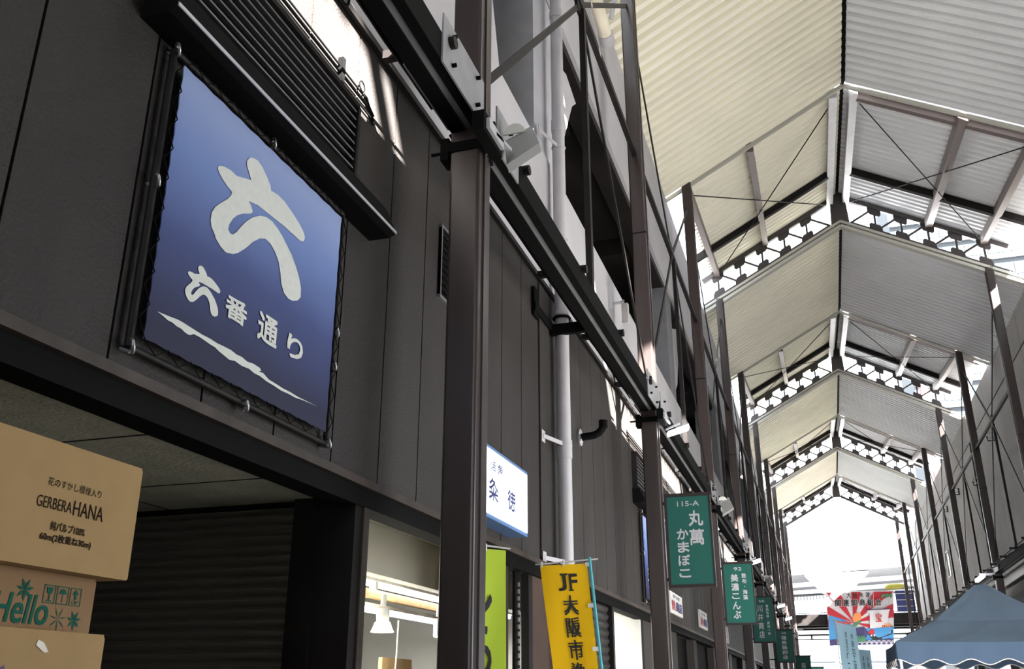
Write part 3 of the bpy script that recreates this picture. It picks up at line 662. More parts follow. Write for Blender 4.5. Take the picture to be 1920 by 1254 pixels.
# cable rails hung between the columns
def cable_rail(x, y0, y1, label, group, sg=-1):
    t = thing('cable_rail', label, 'rail', (x, (y0 + y1) / 2, 4.7), group)
    for nm, xa, xb in (('channel', x - .085, x + .005), ('channel', x + .05, x + .11)):
        b = MB(); b.box(xa, xb, y0 + .1, y1 - .1, 4.63, 4.65); b.box(xa, xa + .012, y0 + .1, y1 - .1, 4.65, 4.80); b.box(xb - .012, xb, y0 + .1, y1 - .1, 4.65, 4.80); b.build(nm, M_black, t)
    b = MB(); b.box(x + .005, x + .05, y0 + .1, y1 - .1, 4.645, 4.655); b.build('tray_plate', M_plate, t)
    for o in (0.7, 2.3, 3.8, 5.35):
        b = MB(); b.bar((x - 0.26, y0 + o, 4.80), (x + 0.05, y0 + o, 4.80), 0.05, 0.05); b.tube([(x + .05, y0 + o, 4.80), (x + .15, y0 + o, 4.80)], 0.035, 10); b.build('cross_bracket', M_dark, t)
    b = MB(); pts = []
    for i in range(25):
        f = i / 24; pts.append((x - 0.15, y0 + 0.15 + (y1 - y0 - 0.3) * f, 4.76 - 0.03 * math.sin(f * math.pi * 4) ** 2))
    b.tube(pts, 0.018, 8); b.tube([(x - 0.19, y0 + .15, 4.79), (x - 0.19, y1 - .15, 4.79)], 0.012, 6); b.build('conduit', M_black, t)
    b = MB(); pts = [(x - 0.14, y1 - 1.4 + math.sin(a) * 0.12, 4.70 - (1 - math.cos(a)) * 0.07) for a in [i * math.pi / 8 for i in range(9)]]
    b.tube(pts, 0.007, 6); b.build('loop_of_cable', M_black, t)
    # splice plates with bolts at the far end
    for (xa, ya, yb, za, zb) in ((x - .10, y1 - .75, y1 - .12, 4.64, 4.82), (x + .11, y1 - .75, y1 - .12, 4.62, 4.92), (x + .11, y0 + .12, y0 + .55, 4.62, 4.92)):
        b = MB(); b.box(xa, xa + .01, ya, yb, za, zb); sp = b.build('splice_plate', M_plate, t)
    for yy in (y1 - .62, y1 - .25, y0 + .35):
        for z in (4.68, 4.86): b = MB(); b.tube([(x + .12, yy, z), (x + .145, yy, z)], 0.012, 6); b.build('bolt', M_black, sp)
    return t
r0 = cable_rail(LX, -1.57, COLY[0], 'black cable rail running up from the nearest column to the top edge', 'left cable rails')
for k in range(0, 9): dup(r0, (LX, COLY[k] + 3, 4.7), 'black twin-channel cable rail %s' % (['between the nearest column and the 115-A column', 'between the 115-A and the 92 columns', 'between the 92 and the 66 columns', 'between the 66 and the 48 columns'] + ['in the %s bay of the left column row' % ordn[j] for j in range(4, 9)])[k])
r1 = cable_rail(CX, COLY[3], COLY[4], 'black cable rail low between right-hand columns behind the tent', 'right cable rails')
for k in range(4, 9): dup(r1, (CX, COLY[k] + 3, 4.7), 'black cable rail in the %s bay of the right column row' % ordn[k - 3])

# flood lamps on the columns
def flood(y, lit, label):
    t = thing('flood_lamp', label, 'lamp', (LX + .12, y - .2, 4.60))
    x0, x1 = (-1.55, -1.27)
    b = MB(); b.box(LX + .13, LX + .20, y - .34, y - .02, 4.46, 4.58); b.build('ballast', M_black, t)
    b = MB(); b.box(LX + .20, LX + .22, y - .3, y - .05, 4.49, 4.55); b.bar((LX + .21, y - .18, 4.52), (-1.46, y + .1, 4.52 if lit else 4.58), 0.02, 0.02); b.bar((LX + .09, y, 4.52), (LX + .2, y - .05, 4.52), 0.02, 0.02); b.build('arm', M_galv, t)
    b = MB(); dy = 0.19
    q = [(-1.49, y + .12, 4.50), (-1.29, y + .12, 4.61), (-1.36, y + .22, 4.79), (-1.535, y + .22, 4.71)]
    if lit: q = [(-1.50, y + .10, 4.40), (-1.26, y + .10, 4.46), (-1.26, y + .22, 4.53), (-1.50, y + .22, 4.46)]
    b.add(q + [(p[0], p[1] + .05, p[2] - .03) for p in q], [(3, 2, 1, 0), (4, 5, 6, 7), (0, 1, 5, 4), (1, 2, 6, 5), (2, 3, 7, 6), (3, 0, 4, 7)])
    lf = b.build('lamp_face', M_led if lit else M_acryl, t)
    b = MB(); b.bar((-1.53, y + .235, 4.725 - (.24 if lit else 0)), (-1.36, y + .235, 4.80 - (.25 if lit else 0)), 0.02, 0.02); b.build('reflector_rim', M_steel, lf)
    if not lit:
        b = MB(); b.prism([(-1.47 + .07 * math.cos(a * math.pi / 8), 4.76 + .07 * math.sin(a * math.pi / 8)) for a in range(9)], lambda a, c, h: (a, h, c), y + .20, y + .21); b.build('swivel_disc', M_wgloss, t)
flood(COLY[0], False, 'unlit grey flood lamp with bracket at the side of the nearest column')
for k, nm in ((1, 'lit white flood lamp at the 115-A column'), (3, 'lit white flood lamp at the 66 column'), (5, 'small lit flood lamp on the sixth left column'), (6, 'small lit flood lamp on the seventh left column')):
    flood(COLY[k], True, nm)
flood(COLY[2], False, 'unlit pale flood lamp at the 92 column above the green sign')
flood(COLY[4], False, 'unlit small flood lamp at the 48 column')

# ------------------------------------------------------------------ green hanging signs
def green_sign(y, w, z0, z1, num, cols, label, x0=-1.555):
    t = thing('hanging_sign', label, 'sign', (x0 + w / 2, y, z0), 'green shop signs on the columns')
    x1 = x0 + w
    b = MB(); b.box(x0, x0 + .03, y - .045, y + .045, z0, z1); b.box(x0, x1 + .02, y - .055, y + .055, z1, z1 + .035); b.box(x0, x1, y - .045, y + .045, z0 - .03, z0); b.box(x1 - .012, x1, y - .045, y + .045, z0, z1)
    b.build('frame', M_sframe, t)
    b = MB(); b.box(x0 + .03, x1 - .012, y - .038, y + .038, z0, z1); P = lambda a, c: (x0 + .03 + a * (w - .042), y - .0395, z0 + c * (z1 - z0))
    if num: text(b, num, (0.24 if len(num) > 3 else 0.36, 0.76 if len(num) > 3 else 0.64, 0.885, 0.945), P, 1, 0.012)
    for body, ac, ww, top, bot in cols: column_text(b, body, ac, ww, top, bot, P, 1, 0.03)
    b.build('face', [M_sgreen, M_sletter], t)
    b = MB()
    for z in (z0 + .06, z1 - .06): b.box(LX + .085, x0, y - .02, y + .02, z - .015, z + .015)
    b.build('mounting_arm', M_dark, t)
green_sign(COLY[1], 0.50, 2.70, 3.64, '115-A', [('丸萬', 0.66, 0.34, 0.85, 0.42), ('かまぼこ', 0.33, 0.27, 0.64, 0.05)], 'green hanging sign numbered 115-A with two columns of pale lettering')
green_sign(COLY[2], 0.50, 2.70, 3.64, '92', [('美濃こんぶ', 0.36, 0.27, 0.84, 0.06), ('昆布・海藻', 0.70, 0.16, 0.84, 0.38)], 'green hanging sign numbered 92')
green_sign(COLY[3], 0.48, 2.70, 3.64, '66', [('川井商店', 0.38, 0.26, 0.84, 0.06), ('食品包装・資材一式', 0.74, 0.14, 0.84, 0.14)], 'green hanging sign numbered 66')
green_sign(COLY[4], 0.50, 2.46, 3.28, '48', [('福秀鶏卵店', 0.48, 0.30, 0.84, 0.06)], 'small green hanging sign numbered 48 with one column of lettering', -1.40)
green_sign(COLY[5], 0.50, 2.0, 2.8, '', [('商店', 0.5, 0.30, 0.78, 0.2)], 'green sign partly hidden below the 48 sign', -1.1)
green_sign(46.43, 0.62, 1.95, 2.75, '', [('商店', 0.5, 0.30, 0.78, 0.2)], 'smallest, farthest green sign, low near the light blue flags', -0.9)

# ------------------------------------------------------------------ roof
PITCH = 0.235
def corrugated(x0, x1, y0, y1, zf, depth=0.135):
    b = MB(); prof = []; y = y0
    while y < y1 - 1e-4:
        for f, d in ((0, 0), (0.24, 0), (0.40, -depth), (0.84, -depth)):
            if y + f * PITCH < y1: prof.append((y + f * PITCH, d))
        y += PITCH
    prof.append((y1, 0)); vs = []
    xf = x1 if callable(x1) else (lambda yy: x1)
    for (yy, d) in prof: vs += [(x0, yy, zf(x0, yy) + d + depth), (xf(yy), yy, zf(xf(yy), yy) + d + depth)]
    b.add(vs, [(2 * i, 2 * i + 1, 2 * i + 3, 2 * i + 2) for i in range(len(prof) - 1)])
    # upper skin
    vs = [(x0, y0, zf(x0, y0) + .14), (xf(y0), y0, zf(xf(y0), y0) + .14), (xf(y1), y1, zf(xf(y1), y1) + .14), (x0, y1, zf(x0, y1) + .14)]
    b.add(vs, [(0, 1, 2, 3)])
    return b
TY = [10.43 + 12 * n for n in range(-3, 5)]
for n, ty in enumerate(TY):
    zl = lambda x, y: zlow(x)
    if n < 7:
        struct(corrugated(WX - .25, RX - .025, ty + .06, ty + 6, lambda x, y: zlow(x, 12.585)).build('ceiling', M_roofL))
        struct(corrugated(RX + .05, RWX + .1, ty + .06, ty + 6, lambda x, y: zlow(x)).build('ceiling', M_roofR))
        b = MB(); b.box(RX - .15, RX + .15, ty + .06, ty + 6, 12.66, 12.74); struct(b.build('trim_ridge_shade', M_black))  # black strip put in as the dark gap between the slopes
        # trims along both edges of the low panels
        b = MB()
        for xe in (WX - .2, RWX):
            b.bar((RX, ty + .0, 12.51), (xe, ty + .0, zlow(xe) - .09), 0.16, 0.07, up=(0, 0, 1)); b.bar((RX, ty - .06, 12.62), (xe, ty - .06, zlow(xe) + .02), 0.08, 0.06)
            b.bar((RX, ty + 6.0, 12.57), (xe, ty + 6.0, zlow(xe) - .03), 0.05, 0.07)
        struct(b.build('trim_ceiling', M_trim))
    if n > 0:
        y0 = ty - 6; zr = lambda x, y, y0=y0: 12.72 + 0.73 * (y - y0) / 6 - SL * abs(x - RX)
        b = MB(); b.bar((RX, y0 + .12, 12.72 + .12), (RX, ty + .3, 12.72 + .12 + .73), .3, .08); struct(b.build('trim_ridge_shade', M_black))  # black strip painting the dark ridge gap of the raised bay
        struct(corrugated(-1.82, RX - .025, y0 - .1, ty + .3, lambda x, y, zr=zr: zr(x, y) - .015, 0.085).build('ceiling_raised', M_roofL))
        struct(corrugated(RX + .05, lambda yy, y0=y0: 5.03 + .54 * max(0, yy - y0) / 6, y0 + .04, ty + .3, zr, 0.085).build('ceiling_raised', M_roofR))
# purlins, rafters and tie rods under the raised roofs that can be seen
seen = [(TY[4], 'nearest'), (TY[5], 'second'), (TY[6], 'third'), (TY[7], 'farthest')]
for ty, nm in seen:
    y0 = ty - 6; zr = lambda x, y: 12.72 + 0.73 * (y - y0) / 6 - SL * abs(x - RX)
    t = thing('roof_framing', 'purlins, rafters and tie rods under the %s raised roof bay' % nm, 'roof frame', (RX, y0 + 3, 13.0), 'raised roof framing')
    for xx, m, w in ((RX - .19, M_galv, .15), (RX + .19, M_galv, .15), (-.41, M_purlin, .13), (3.41, M_purlin, .16), (LX, M_purlin, .12), (CX, M_purlin, .14)):
        b = MB(); b.bar((xx, y0 + .1, zr(xx, y0 + .1) - .12), (xx, ty - .05, zr(xx, ty) - .12), w, 0.2); b.build('purlin', m, t)
    for yy in (y0 + .35, y0 + 4.15):
        for xe in (WX + .1, 5.1):
            if yy < y0 + 1 and xe < RX: continue
            b = MB(); b.bar((RX + (.25 if xe > RX else -.25), yy, zr(RX + .25, yy) - .10), (xe, yy, zr(xe, yy) - .10), 0.12, 0.16); b.build('rafter', M_purlin if yy < y0 + 1 and xe > RX else M_dark, t)
    for sg in (-1, 1):
        xa, xb = RX + sg * .3, RX + sg * 3.0; xm = (xa + xb) / 2
        for (p, q) in (((xa, y0 + .4), (xb, ty - .3)), ((xb, y0 + .4), (xa, ty - .3))):
            b = MB(); b.tube([(p[0], p[1], zr(*p) - .24), (q[0], q[1], zr(*q) - .24)], 0.013, 6); b.build('tie_rod', M_dark, t)
# trusses closing the step up to the raised roofs
TD = 0.70
def truss(ty, label, proto=None):
    t = thing('roof_truss', label, 'truss', (RX, ty, 12.6), 'pitched roof trusses')
    zb = lambda x: 12.66 - SL * abs(x - RX)
    for sg, xe in ((-1, WX + .05), (1, 5.02)):
        x0 = RX + sg * .22
        b = MB(); b.bar((x0, ty, zb(x0)), (xe, ty, zb(xe)), 0.1, 0.12); b.build('bottom_chord', M_truss, t)
        b = MB(); b.bar((x0, ty, zb(x0) + TD), (xe, ty, zb(xe) + TD), 0.1, 0.12); b.build('top_chord', M_truss, t)
        nodes = [0.24 + 0.57 * i for i in range(7)]
        for i, o in enumerate(nodes):
            x = RX + sg * o
            if not i or abs(x - RX) > abs(xe - RX) + .05: continue
            w = MB(); w.bar((x, ty, zb(x)), (x, ty, zb(x) + TD), 0.05, 0.035, up=(0, 1, 0)); w.build('web_post', M_truss, t)
            xp = RX + sg * nodes[i - 1]; w = MB(); w.bar((x, ty, zb(x) + TD - .04), (xp, ty, zb(xp) + .04), 0.05, 0.035, up=(0, 1, 0)); w.build('web_diagonal', M_truss, t)
            for base, sgn in ((zb(x) + TD - .02, -1), (zb(x) + .02, 1)):
                q = [(-.15, 0.0), (.15, 0.0), (.145, sgn * .15), (.10, sgn * .215), (-.10, sgn * .215), (-.145, sgn * .15)]
                g = MB(); g.prism([(x + a, base + c - SL * (a * (1 if x > RX else -1))) for a, c in q], lambda a, c, h: (a, h, c), ty - .012, ty + .012); g.build('gusset_plate', M_truss, t)
    b = MB(); b.prism([(RX - .22, 12.50), (RX + .22, 12.50), (RX + .17, 13.48), (RX - .17, 13.48)], lambda a, c, h: (a, h, c), ty - .07, ty + .07); b.build('ridge_post', M_truss, t)
for ty, nm in seen: truss(ty, {'nearest': 'nearest pitched steel truss with white sky through its openings', 'second': 'second pitched roof truss down the arcade', 'third': 'third pitched roof truss down the arcade', 'farthest': 'farthest pitched truss above the white viaduct'}[nm])

# ------------------------------------------------------------------ right building
def right_building():
    b = MB(); y = 8.0
    b.box(RWX, RWX + .25, -25.2, 61, 4.95, 9.55); b.box(RWX, RWX + .25, -25.2, 61, 9.60, 10.55); b.box(RWX + .03, RWX + .25, -25.2, 61, 9.5, 9.65, 1)
    yy = -11.57
    while yy < 61: b.box(RWX - .001, RWX + .1, yy, yy + .012, 4.95, 10.55, 1); yy += 6
    struct(b.build('wall_right', [M_wallR, M_joint]))
    b = MB(); b.box(RWX - .25, RWX + .1, -25.2, 61, 4.83, 4.95); b.box(RWX - .1, RWX + .1, -25.2, 61, 4.7, 4.83); struct(b.build('trim_right', M_dark))
    b = MB(); b.box(RWX + .5, RWX + .7, 12.5, 36, 0, 4.8); b.box(RWX + .1, RWX + .3, -25.2, 4, 0, 4.96); b.box(RWX - .02, RWX + .6, 12.5, 61, 4.55, 4.7); struct(b.build('wall_right_lower', M_dark))  # near stretch unseen; gaps shaped so sun on the floor bounces upward
    b = MB(); b.box(RWX - .16, RWX - .12, 26, 32.5, 4.60, 4.82); tag(b.build('white_fascia_panel', M_wplast, loc=(RWX - .04, 29, 4.6)), 'pale horizontal fascia strip under the right wall near the tent', 'panel')
    for i, (y0, y1) in enumerate(((44.2, 45.1), (46.6, 47.5))):
        t = thing('wall_window', ('nearer framed window in the grey right wall above the tent', 'farther framed window in the grey right wall above the tent')[i], 'window', (RWX, y0 + .45, 6.35))
        b = MB(); b.box(RWX - .01, RWX - .004, y0, y1, 6.35, 7.3); b.build('pane', M_win, t)
        b = MB()
        for q in ((y0 - .06, y0, 6.3, 7.36), (y1, y1 + .06, 6.3, 7.36), (y0, y1, 7.3, 7.36), (y0, y1, 6.3, 6.35)): b.box(RWX - .05, RWX - .002, *q)
        b.build('frame', M_wplast, t)
    for i, (y, z) in enumerate(((29.7, 8.65), (33.5, 8.1), (38.4, 8.72), (42.3, 8.75))):
        t = thing('wall_hook', 'small black hook bracket on the grey right wall, %s from the near side' % ordn[i], 'hook', (RWX, y, z), 'hooks on the right wall')
        b = MB(); b.box(RWX - .03, RWX, y - .08, y + .08, z - .12, z + .12); b.tube([(RWX - .02, y, z - .1), (RWX - .2, y, z - .12), (RWX - .22, y, z + .02)], 0.018, 6); hp = b.build('hook_plate', M_black, t)
        b = MB(); b.ring((RWX - .12, y, z + .05), (0, 1, 0), 0.09, 0.015); b.build('ring', M_galv, hp)
    t = thing('standpipe', 'thin dark conduit with side brackets on the grey right wall', 'pipe', (RWX - .08, 33.6, 4.9))
    b = MB(); b.tube([(RWX - .08, 33.6, 4.9), (RWX - .08, 33.6, 9.4)], 0.035, 8); b.build('pipe', M_dark, t)
    for z in (5.5, 6.4, 7.3, 8.2): b = MB(); b.bar((RWX - .03, 33.0, z), (RWX - .08, 33.6, z), .02, .03); b.build('side_bracket', M_dark, t)
right_building()
b = MB(); b.box(4.05, 4.13, 27.9, 29.2, 4.5, 4.58); t = thing('tube_lamp', 'glowing white tube lamp above the tent peak', 'lamp', (4.1, 28.4, 4.6)); b.build('tube', M_tube, t)
b = MB(); b.box(4.07, 4.5, 28.38, 28.46, 4.6, 4.65); b.build('arm', M_galv, t)

# drain pipe and gear up under the left eave
t = thing('roof_drain', 'tan drain pipe ending under the left eave above the grey downpipe', 'pipe', (-1.9, 9.5, 9.9))
b = MB(); b.tube([(-1.9, 7.4, 10.15), (-1.9, 9.9, 9.62)], 0.085, 14); b.build('pipe', M_cream, t)
b = MB(); b.tube([(-1.9, 9.9, 9.62), (-1.9, 10.05, 9.59)], 0.10, 14); b.build('end_cap', M_pipe, t)
b = MB(); b.tube([(-1.72, 9.6, 10.5), (-1.72, 9.7, 9.95), (-1.8, 9.8, 9.75)], 0.03, 8); b.build('hose', M_galv, t)
# security antenna on the parapet
t = thing('antenna_panel', 'small white antenna panel on an arm above the cable rail near the 115-A column', 'antenna', (WX, 10.55, 6.05))
b = MB(); b.tube([(WX, 10.5, 6.08), (WX + .14, 10.5, 6.08), (WX + .16, 10.55, 6.12)], 0.018, 8); b.build('arm', M_galv, t)
b = MB(); b.box(WX + .01, WX + .05, 10.35, 10.45, 5.95, 6.3); b.build('mounting_plate', M_galv, t)
b = MB(); b.box(WX + .12, WX + .20, 10.62, 10.69, 5.86, 6.12); b.build('panel', M_wplast, t)

# ------------------------------------------------------------------ flags
def flag_surface(p0, p1, h, lean, curl, tilt=0.0):
    p0 = Vector(p0); p1 = Vector(p1); d = p1 - p0; n = Vector((d.y, -d.x, 0)).normalized()
    def S(a, c, off=0.0):                    # a across 0..1, c up 0..1
        dn = 1 - c; q = p0 + d * (a + (1 - a) * lean * dn) - Vector((-tilt * h * dn, 0, h * dn)) + n * (curl * math.sin(a * 5.0 + dn * 5.5) * (0.25 + dn) + off)
        return q
    return S
def nobori(name, label, p0, p1, h, m, lean, curl, draw, poleside, mpole, polez, tilt=0.0):
    t = thing('nobori_flag', label, 'flag', (p1[0], p1[1], 0))
    S = flag_surface(p0, p1, h, lean, curl, tilt); b = MB(); na, nc = 10, 30
    for off, fl in ((0.0, False), (-0.003, True)):
        vs = [S(i / na, j / nc, off) for j in range(nc + 1) for i in range(na + 1)]
        fs = [(j * (na + 1) + i, j * (na + 1) + i + 1, (j + 1) * (na + 1) + i + 1, (j + 1) * (na + 1) + i) for j in range(nc) for i in range(na)]
        b.add(vs, fs, 0, True)
    draw(b, lambda a, c: S(a, c, 0.006))
    cl = b.build('cloth', [m, M_inkb], t)
    pp = Vector(p1 if poleside > 0 else p0); qq = Vector(p0 if poleside > 0 else p1); d = (pp - qq)
    top = pp + d * 0.06
    b = MB(); b.tube([(top.x + tilt * (polez - .02), top.y, 0.02), (top.x, top.y, polez)], 0.011, 8); b.build('pole', mpole, t)
    b = MB(); e = qq - d * 0.10; b.tube([(e.x, e.y, e.z + .012), tuple(top + d * .18 + Vector((0, 0, 0.028)))], 0.006, 6); b.build('top_rod', M_wplast, t)
    for c in (0.995, 0.79, 0.58, 0.38, 0.15):
        w = S(1.0 if poleside > 0 else 0.0, c); b = MB(); b.bar(w - d * .07 * (1 if c < .99 else .5), (top.x + tilt * (polez - w.z), top.y, w.z), 0.012, 0.03); b.build('pole_loop', M_wplast, cl)
    for a in (0.03, 0.5): w = S(a, 1.0); b = MB(); b.bar(w - Vector((0, 0, .015)), w + Vector((0, 0, .03)), 0.012, 0.02); b.build('rod_loop', M_wplast, cl)
    return t
def y_draw(b, P):
    text(b, 'J', (0.34, 0.52, 0.868, 0.952), P, 1, 0.03); text(b, 'F', (0.58, 0.76, 0.87, 0.952), P, 1, 0.03)
    for q in ((0.40, 0.56, 0.946, 0.955), (0.56, 0.66, 0.866, 0.873)): b.poly([P(q[0], q[2]), P(q[1], q[2]), P(q[1], q[3]), P(q[0], q[3])], 1)
    column_text(b, '大阪市漁業協同組合', 0.56, 0.32, 0.85, -0.12, P, 1, 0.045, 0.9)
nobori('flag', 'yellow banner flag with black lettering on a cyan pole', (-2.0, 6.95, 2.505), (-1.655, 7.02, 2.52), 1.45, M_yellow, 0.16, 0.018, y_draw, 1, M_cyan, 2.565, 0.085)
def l_draw(b, P): column_text(b, 'しらす', 0.42, 0.5, 0.97, 0.25, P, 1, 0.02, 0.9)
nobori('flag', 'lime green flag with black lettering peeping out behind the nearest column', (-2.02, 5.38, 2.43), (-1.815, 5.56, 2.425), 1.5, M_lime, -0.02, 0.012, l_draw, -1, M_wplast, 2.46)
def b_draw(b, P): column_text(b, '水産加工業の元気', 0.74, 0.15, 0.93, 0.32, P, 1, 0.0); column_text(b, '産直の「一番」', 0.42, 0.11, 0.93, 0.42, P, 1, 0.0)
nobori('flag', 'pale blue flag with thin black lettering in front of the fishing banner', (0.20, 20, 2.92), (0.55, 20.1, 2.83), 1.8, M_lblue, 0.0, 0.03, b_draw, -1, M_wplast, 2.98)
nobori('flag', 'second pale blue flag, lower and partly behind the first', (0.62, 24.5, 2.60), (0.93, 24.6, 2.58), 1.8, M_lblue, 0.0, 0.03, b_draw, -1, M_wplast, 2.64)

# ------------------------------------------------------------------ tent
def tent():
    cx, cy, hs = 2.48, 17.5, 1.5; ze, za = 2.36, 3.30
    t = thing('canopy_tent', 'blue-grey peaked canopy tent at the lower right', 'tent', (cx, cy, 0))
    b = MB(); rings = [(1.0, 0.0), (0.8, 0.155), (0.56, 0.36), (0.53, 0.40), (0.28, 0.70), (0.06, 0.985), (0.0, 1.0)]; n = 8
    vs = []; 
    for (f, g) in rings:
        for e in range(4):
            c = [(-1, -1), (1, -1), (1, 1), (-1, 1)]; p, q = c[e], c[(e + 1) % 4]
            for i in range(n):
                s = i / n; sag = 0.03 * math.sin(s * math.pi) * f; w = 0.006 * math.sin(i * 2.3 + f * 9 + e)
                vs.append((cx + hs * f * (p[0] + (q[0] - p[0]) * s), cy + hs * f * (p[1] + (q[1] - p[1]) * s), ze + (za - ze) * g - sag + w))
    N = 4 * n; fs = [(r * N + i, r * N + (i + 1) % N, (r + 1) * N + (i + 1) % N, (r + 1) * N + i) for r in range(len(rings) - 1) for i in range(N)]
    b.add(vs, fs, 0, False); b.build('canopy', M_tent, t)
    # valance with wavy hem and white piping
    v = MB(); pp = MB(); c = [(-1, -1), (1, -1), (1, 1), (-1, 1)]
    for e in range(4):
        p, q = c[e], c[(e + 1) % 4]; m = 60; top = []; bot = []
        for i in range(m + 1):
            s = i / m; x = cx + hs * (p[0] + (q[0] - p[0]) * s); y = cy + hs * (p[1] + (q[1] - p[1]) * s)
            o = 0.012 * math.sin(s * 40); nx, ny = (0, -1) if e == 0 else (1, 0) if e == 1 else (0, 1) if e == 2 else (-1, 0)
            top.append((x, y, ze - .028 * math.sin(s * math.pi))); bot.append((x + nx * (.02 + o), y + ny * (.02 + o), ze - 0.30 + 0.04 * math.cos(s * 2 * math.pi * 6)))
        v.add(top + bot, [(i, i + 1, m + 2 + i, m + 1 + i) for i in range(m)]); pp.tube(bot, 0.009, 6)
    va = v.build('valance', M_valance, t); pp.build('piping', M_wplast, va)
    for sx in (-1, 1):
        for sy in (-1, 1):
            b = MB(); b.box(cx + sx * 1.46 - .02, cx + sx * 1.46 + .02, cy + sy * 1.46 - .02, cy + sy * 1.46 + .02, 0, 2.33); b.build('leg', M_wplast, t)
tent()
# ------------------------------------------------------------------ far end: footbridge, fishing banner, viaduct, buildings
def far_end():
    y = 60.0
    t = thing('footbridge', 'dark footbridge crossing the far end of the arcade', 'bridge', (RX, y, 0))
    b = MB(); b.box(-2.6, 5.9, y, y + 2.2, 5.40, 6.02); b.build('girder', M_dark, t)
    b = MB(); b.box(-2.6, 5.9, y + .3, y + 2, 5.3, 5.4); b.box(-2.6, 5.9, y - .05, y + .05, 5.12, 5.22); b.build('lower_flange', M_black, t)
    b = MB(); b.box(-2.6, 5.9, y + .1, y + .16, 4.82, 4.92); b.box(-2.6, 5.9, y + .1, y + .16, 4.60, 4.66)
    for k in range(7): b.box(-2.2 + k * 1.3, -2.1 + k * 1.3, y + .1, y + .16, 4.6, 4.92)
    b.build('pipe_rack', M_dark, t)
    b = MB(); b.box(-2.6, 5.9, y + .02, y + .06, 7.12, 7.17); b.box(-2.6, 5.9, y + .02, y + .05, 6.08, 6.12)
    b.build('handrail', M_dark, t)
    b = MB()
    for k in range(48): b.box(-2.5 + k * .18, -2.48 + k * .18, y + .03, y + .05, 6.02, 7.12)
    b.build('balusters', M_dark, t)
    for x in (-2.4, 5.7):
        b = MB(); b.box(x - .15, x + .15, y + .4, y + .7, 0, 5.4); b.build('bridge_leg', M_dark, t)
    b = MB()
    b.box(4.0, 5.0, y - .16, y - .06, 6.05, 7.22); o = tag(b.build('tarpaulin', M_tarp, loc=(4.4, y - .1, 6.05)), 'navy tarpaulin with cords hung on the footbridge rail beside the fishing banner', 'tarpaulin')
    r = MB()
    for z in (6.35, 6.7, 7.05): r.tube([(3.98, y - .17, z), (5.02, y - .17, z)], 0.015, 6)
    r.build('cords', M_wplast, o)
    b = MB(); b.tube([(3.5, y - .05, 7.38), (3.7, y - .05, 7.45), (4.2, y - .05, 7.46), (4.6, y - .05, 7.48), (4.8, y - .05, 7.44)], [0.08, 0.17, 0.18, 0.09, 0.04], 10); tag(b.build('cloth_bundle', M_ybag, loc=(4.1, y, 7.3)), 'yellow cloth bundle lying on the navy tarpaulin on the footbridge', 'bundle')
    # fishing banner
    t = thing('fishing_banner', 'colourful fishing banner with red rays and boat hung on the footbridge', 'banner', (2, y - .35, 4.25))
    TL, TR, BL, BR = (0.2, 7.2), (3.92, 7.16), (0.10, 4.25), (3.55, 4.28)
    def P(a, c, o=0.0):
        l = (BL[0] + (TL[0] - BL[0]) * c, BL[1] + (TL[1] - BL[1]) * c); r = (BR[0] + (TR[0] - BR[0]) * c, BR[1] + (TR[1] - BR[1]) * c)
        return (l[0] + (r[0] - l[0]) * a, y - .35 - o + 0.05 * math.sin(a * 9), l[1] + (r[1] - l[1]) * a)
    b = MB(); m = 16
    for off in (0, -.01):
        vs = [P(i / m, j / 4, off) for j in range(5) for i in range(m + 1)]
        b.add(vs, [(j * (m + 1) + i, j * (m + 1) + i + 1, (j + 1) * (m + 1) + i + 1, (j + 1) * (m + 1) + i) for j in range(4) for i in range(m)], 0)
    lay = [0.01]
    def pg(pts, mi):
        lay[0] += 0.0015; b.poly([P(min(max(a, 0), 1), min(max(c, 0), 1), lay[0] + 0.03) for a, c in pts], mi)
    c0 = (0.40, 0.42)
    def ray(a0, a1, mi=1):
        def hit(a):
            dx, dy = math.cos(math.radians(a)), math.sin(math.radians(a)); ks = []
            if dx > 0: ks.append((1 - c0[0]) / dx)
            if dx < 0: ks.append((0 - c0[0]) / dx)
            if dy > 0: ks.append((1 - c0[1]) / dy)
            if dy < 0: ks.append((0 - c0[1]) / dy)
            k = min(ks); return (c0[0] + dx * k, c0[1] + dy * k)
        p, q = hit(a0), hit(a1); pts = [c0, p]
        for cx_, cy_ in ((1, 1), (0, 1), (0, 0), (1, 0)):
            an = math.degrees(math.atan2(cy_ - c0[1], cx_ - c0[0])) % 360
            if a0 < an < a1: pts.append((cx_, cy_))
        pts.append(q); pg(pts, mi)
    for a0, a1 in ((8, 30), (44, 62), (78, 92), (108, 124), (140, 158), (172, 196), (335, 352)): ray(a0, a1)
    for a in (0.22, 0.26, 0.30, 0.62, 0.66, 0.70, 0.84, 0.88, 0.92): pg([(a, 1), (a + .006, 1), (a + .006, .68), (a, .68)], 7)
    pg([(0, .0), (1, 0), (1, .33), (.6, .30), (.3, .34), (0, .30)], 2)                       # sea
    pg([(0, .28), (.02, .52), (.07, .63), (.16, .63), (.24, .5), (.36, .38), (.30, .28)], 2); pg([(.055, .59), (.075, .66), (.16, .66), (.18, .585), (.15, .57), (.12, .60), (.09, .565)], 0)  # mountain
    pg([(.42, .60), (.50, .60), (.52, .50), (.47, .42), (.40, .43), (.38, .5)], 4)                                                             # bundle on the rock
    pg([(.36, .30), (.55, .34), (.62, .22), (.55, .10), (.36, .12)], 3); pg([(.38, .30), (.52, .44), (.47, .46), (.36, .36)], 5)
    pg([(.60, .64), (.95, .66), (.93, .62), (.90, .36), (.88, .30), (.64, .30), (.64, .58)], 0)                                                # sail
    for a in (.66, .69, .82, .86): pg([(a, .62), (a + .012, .62), (a + .02, .32), (a + .008, .32)], 7)
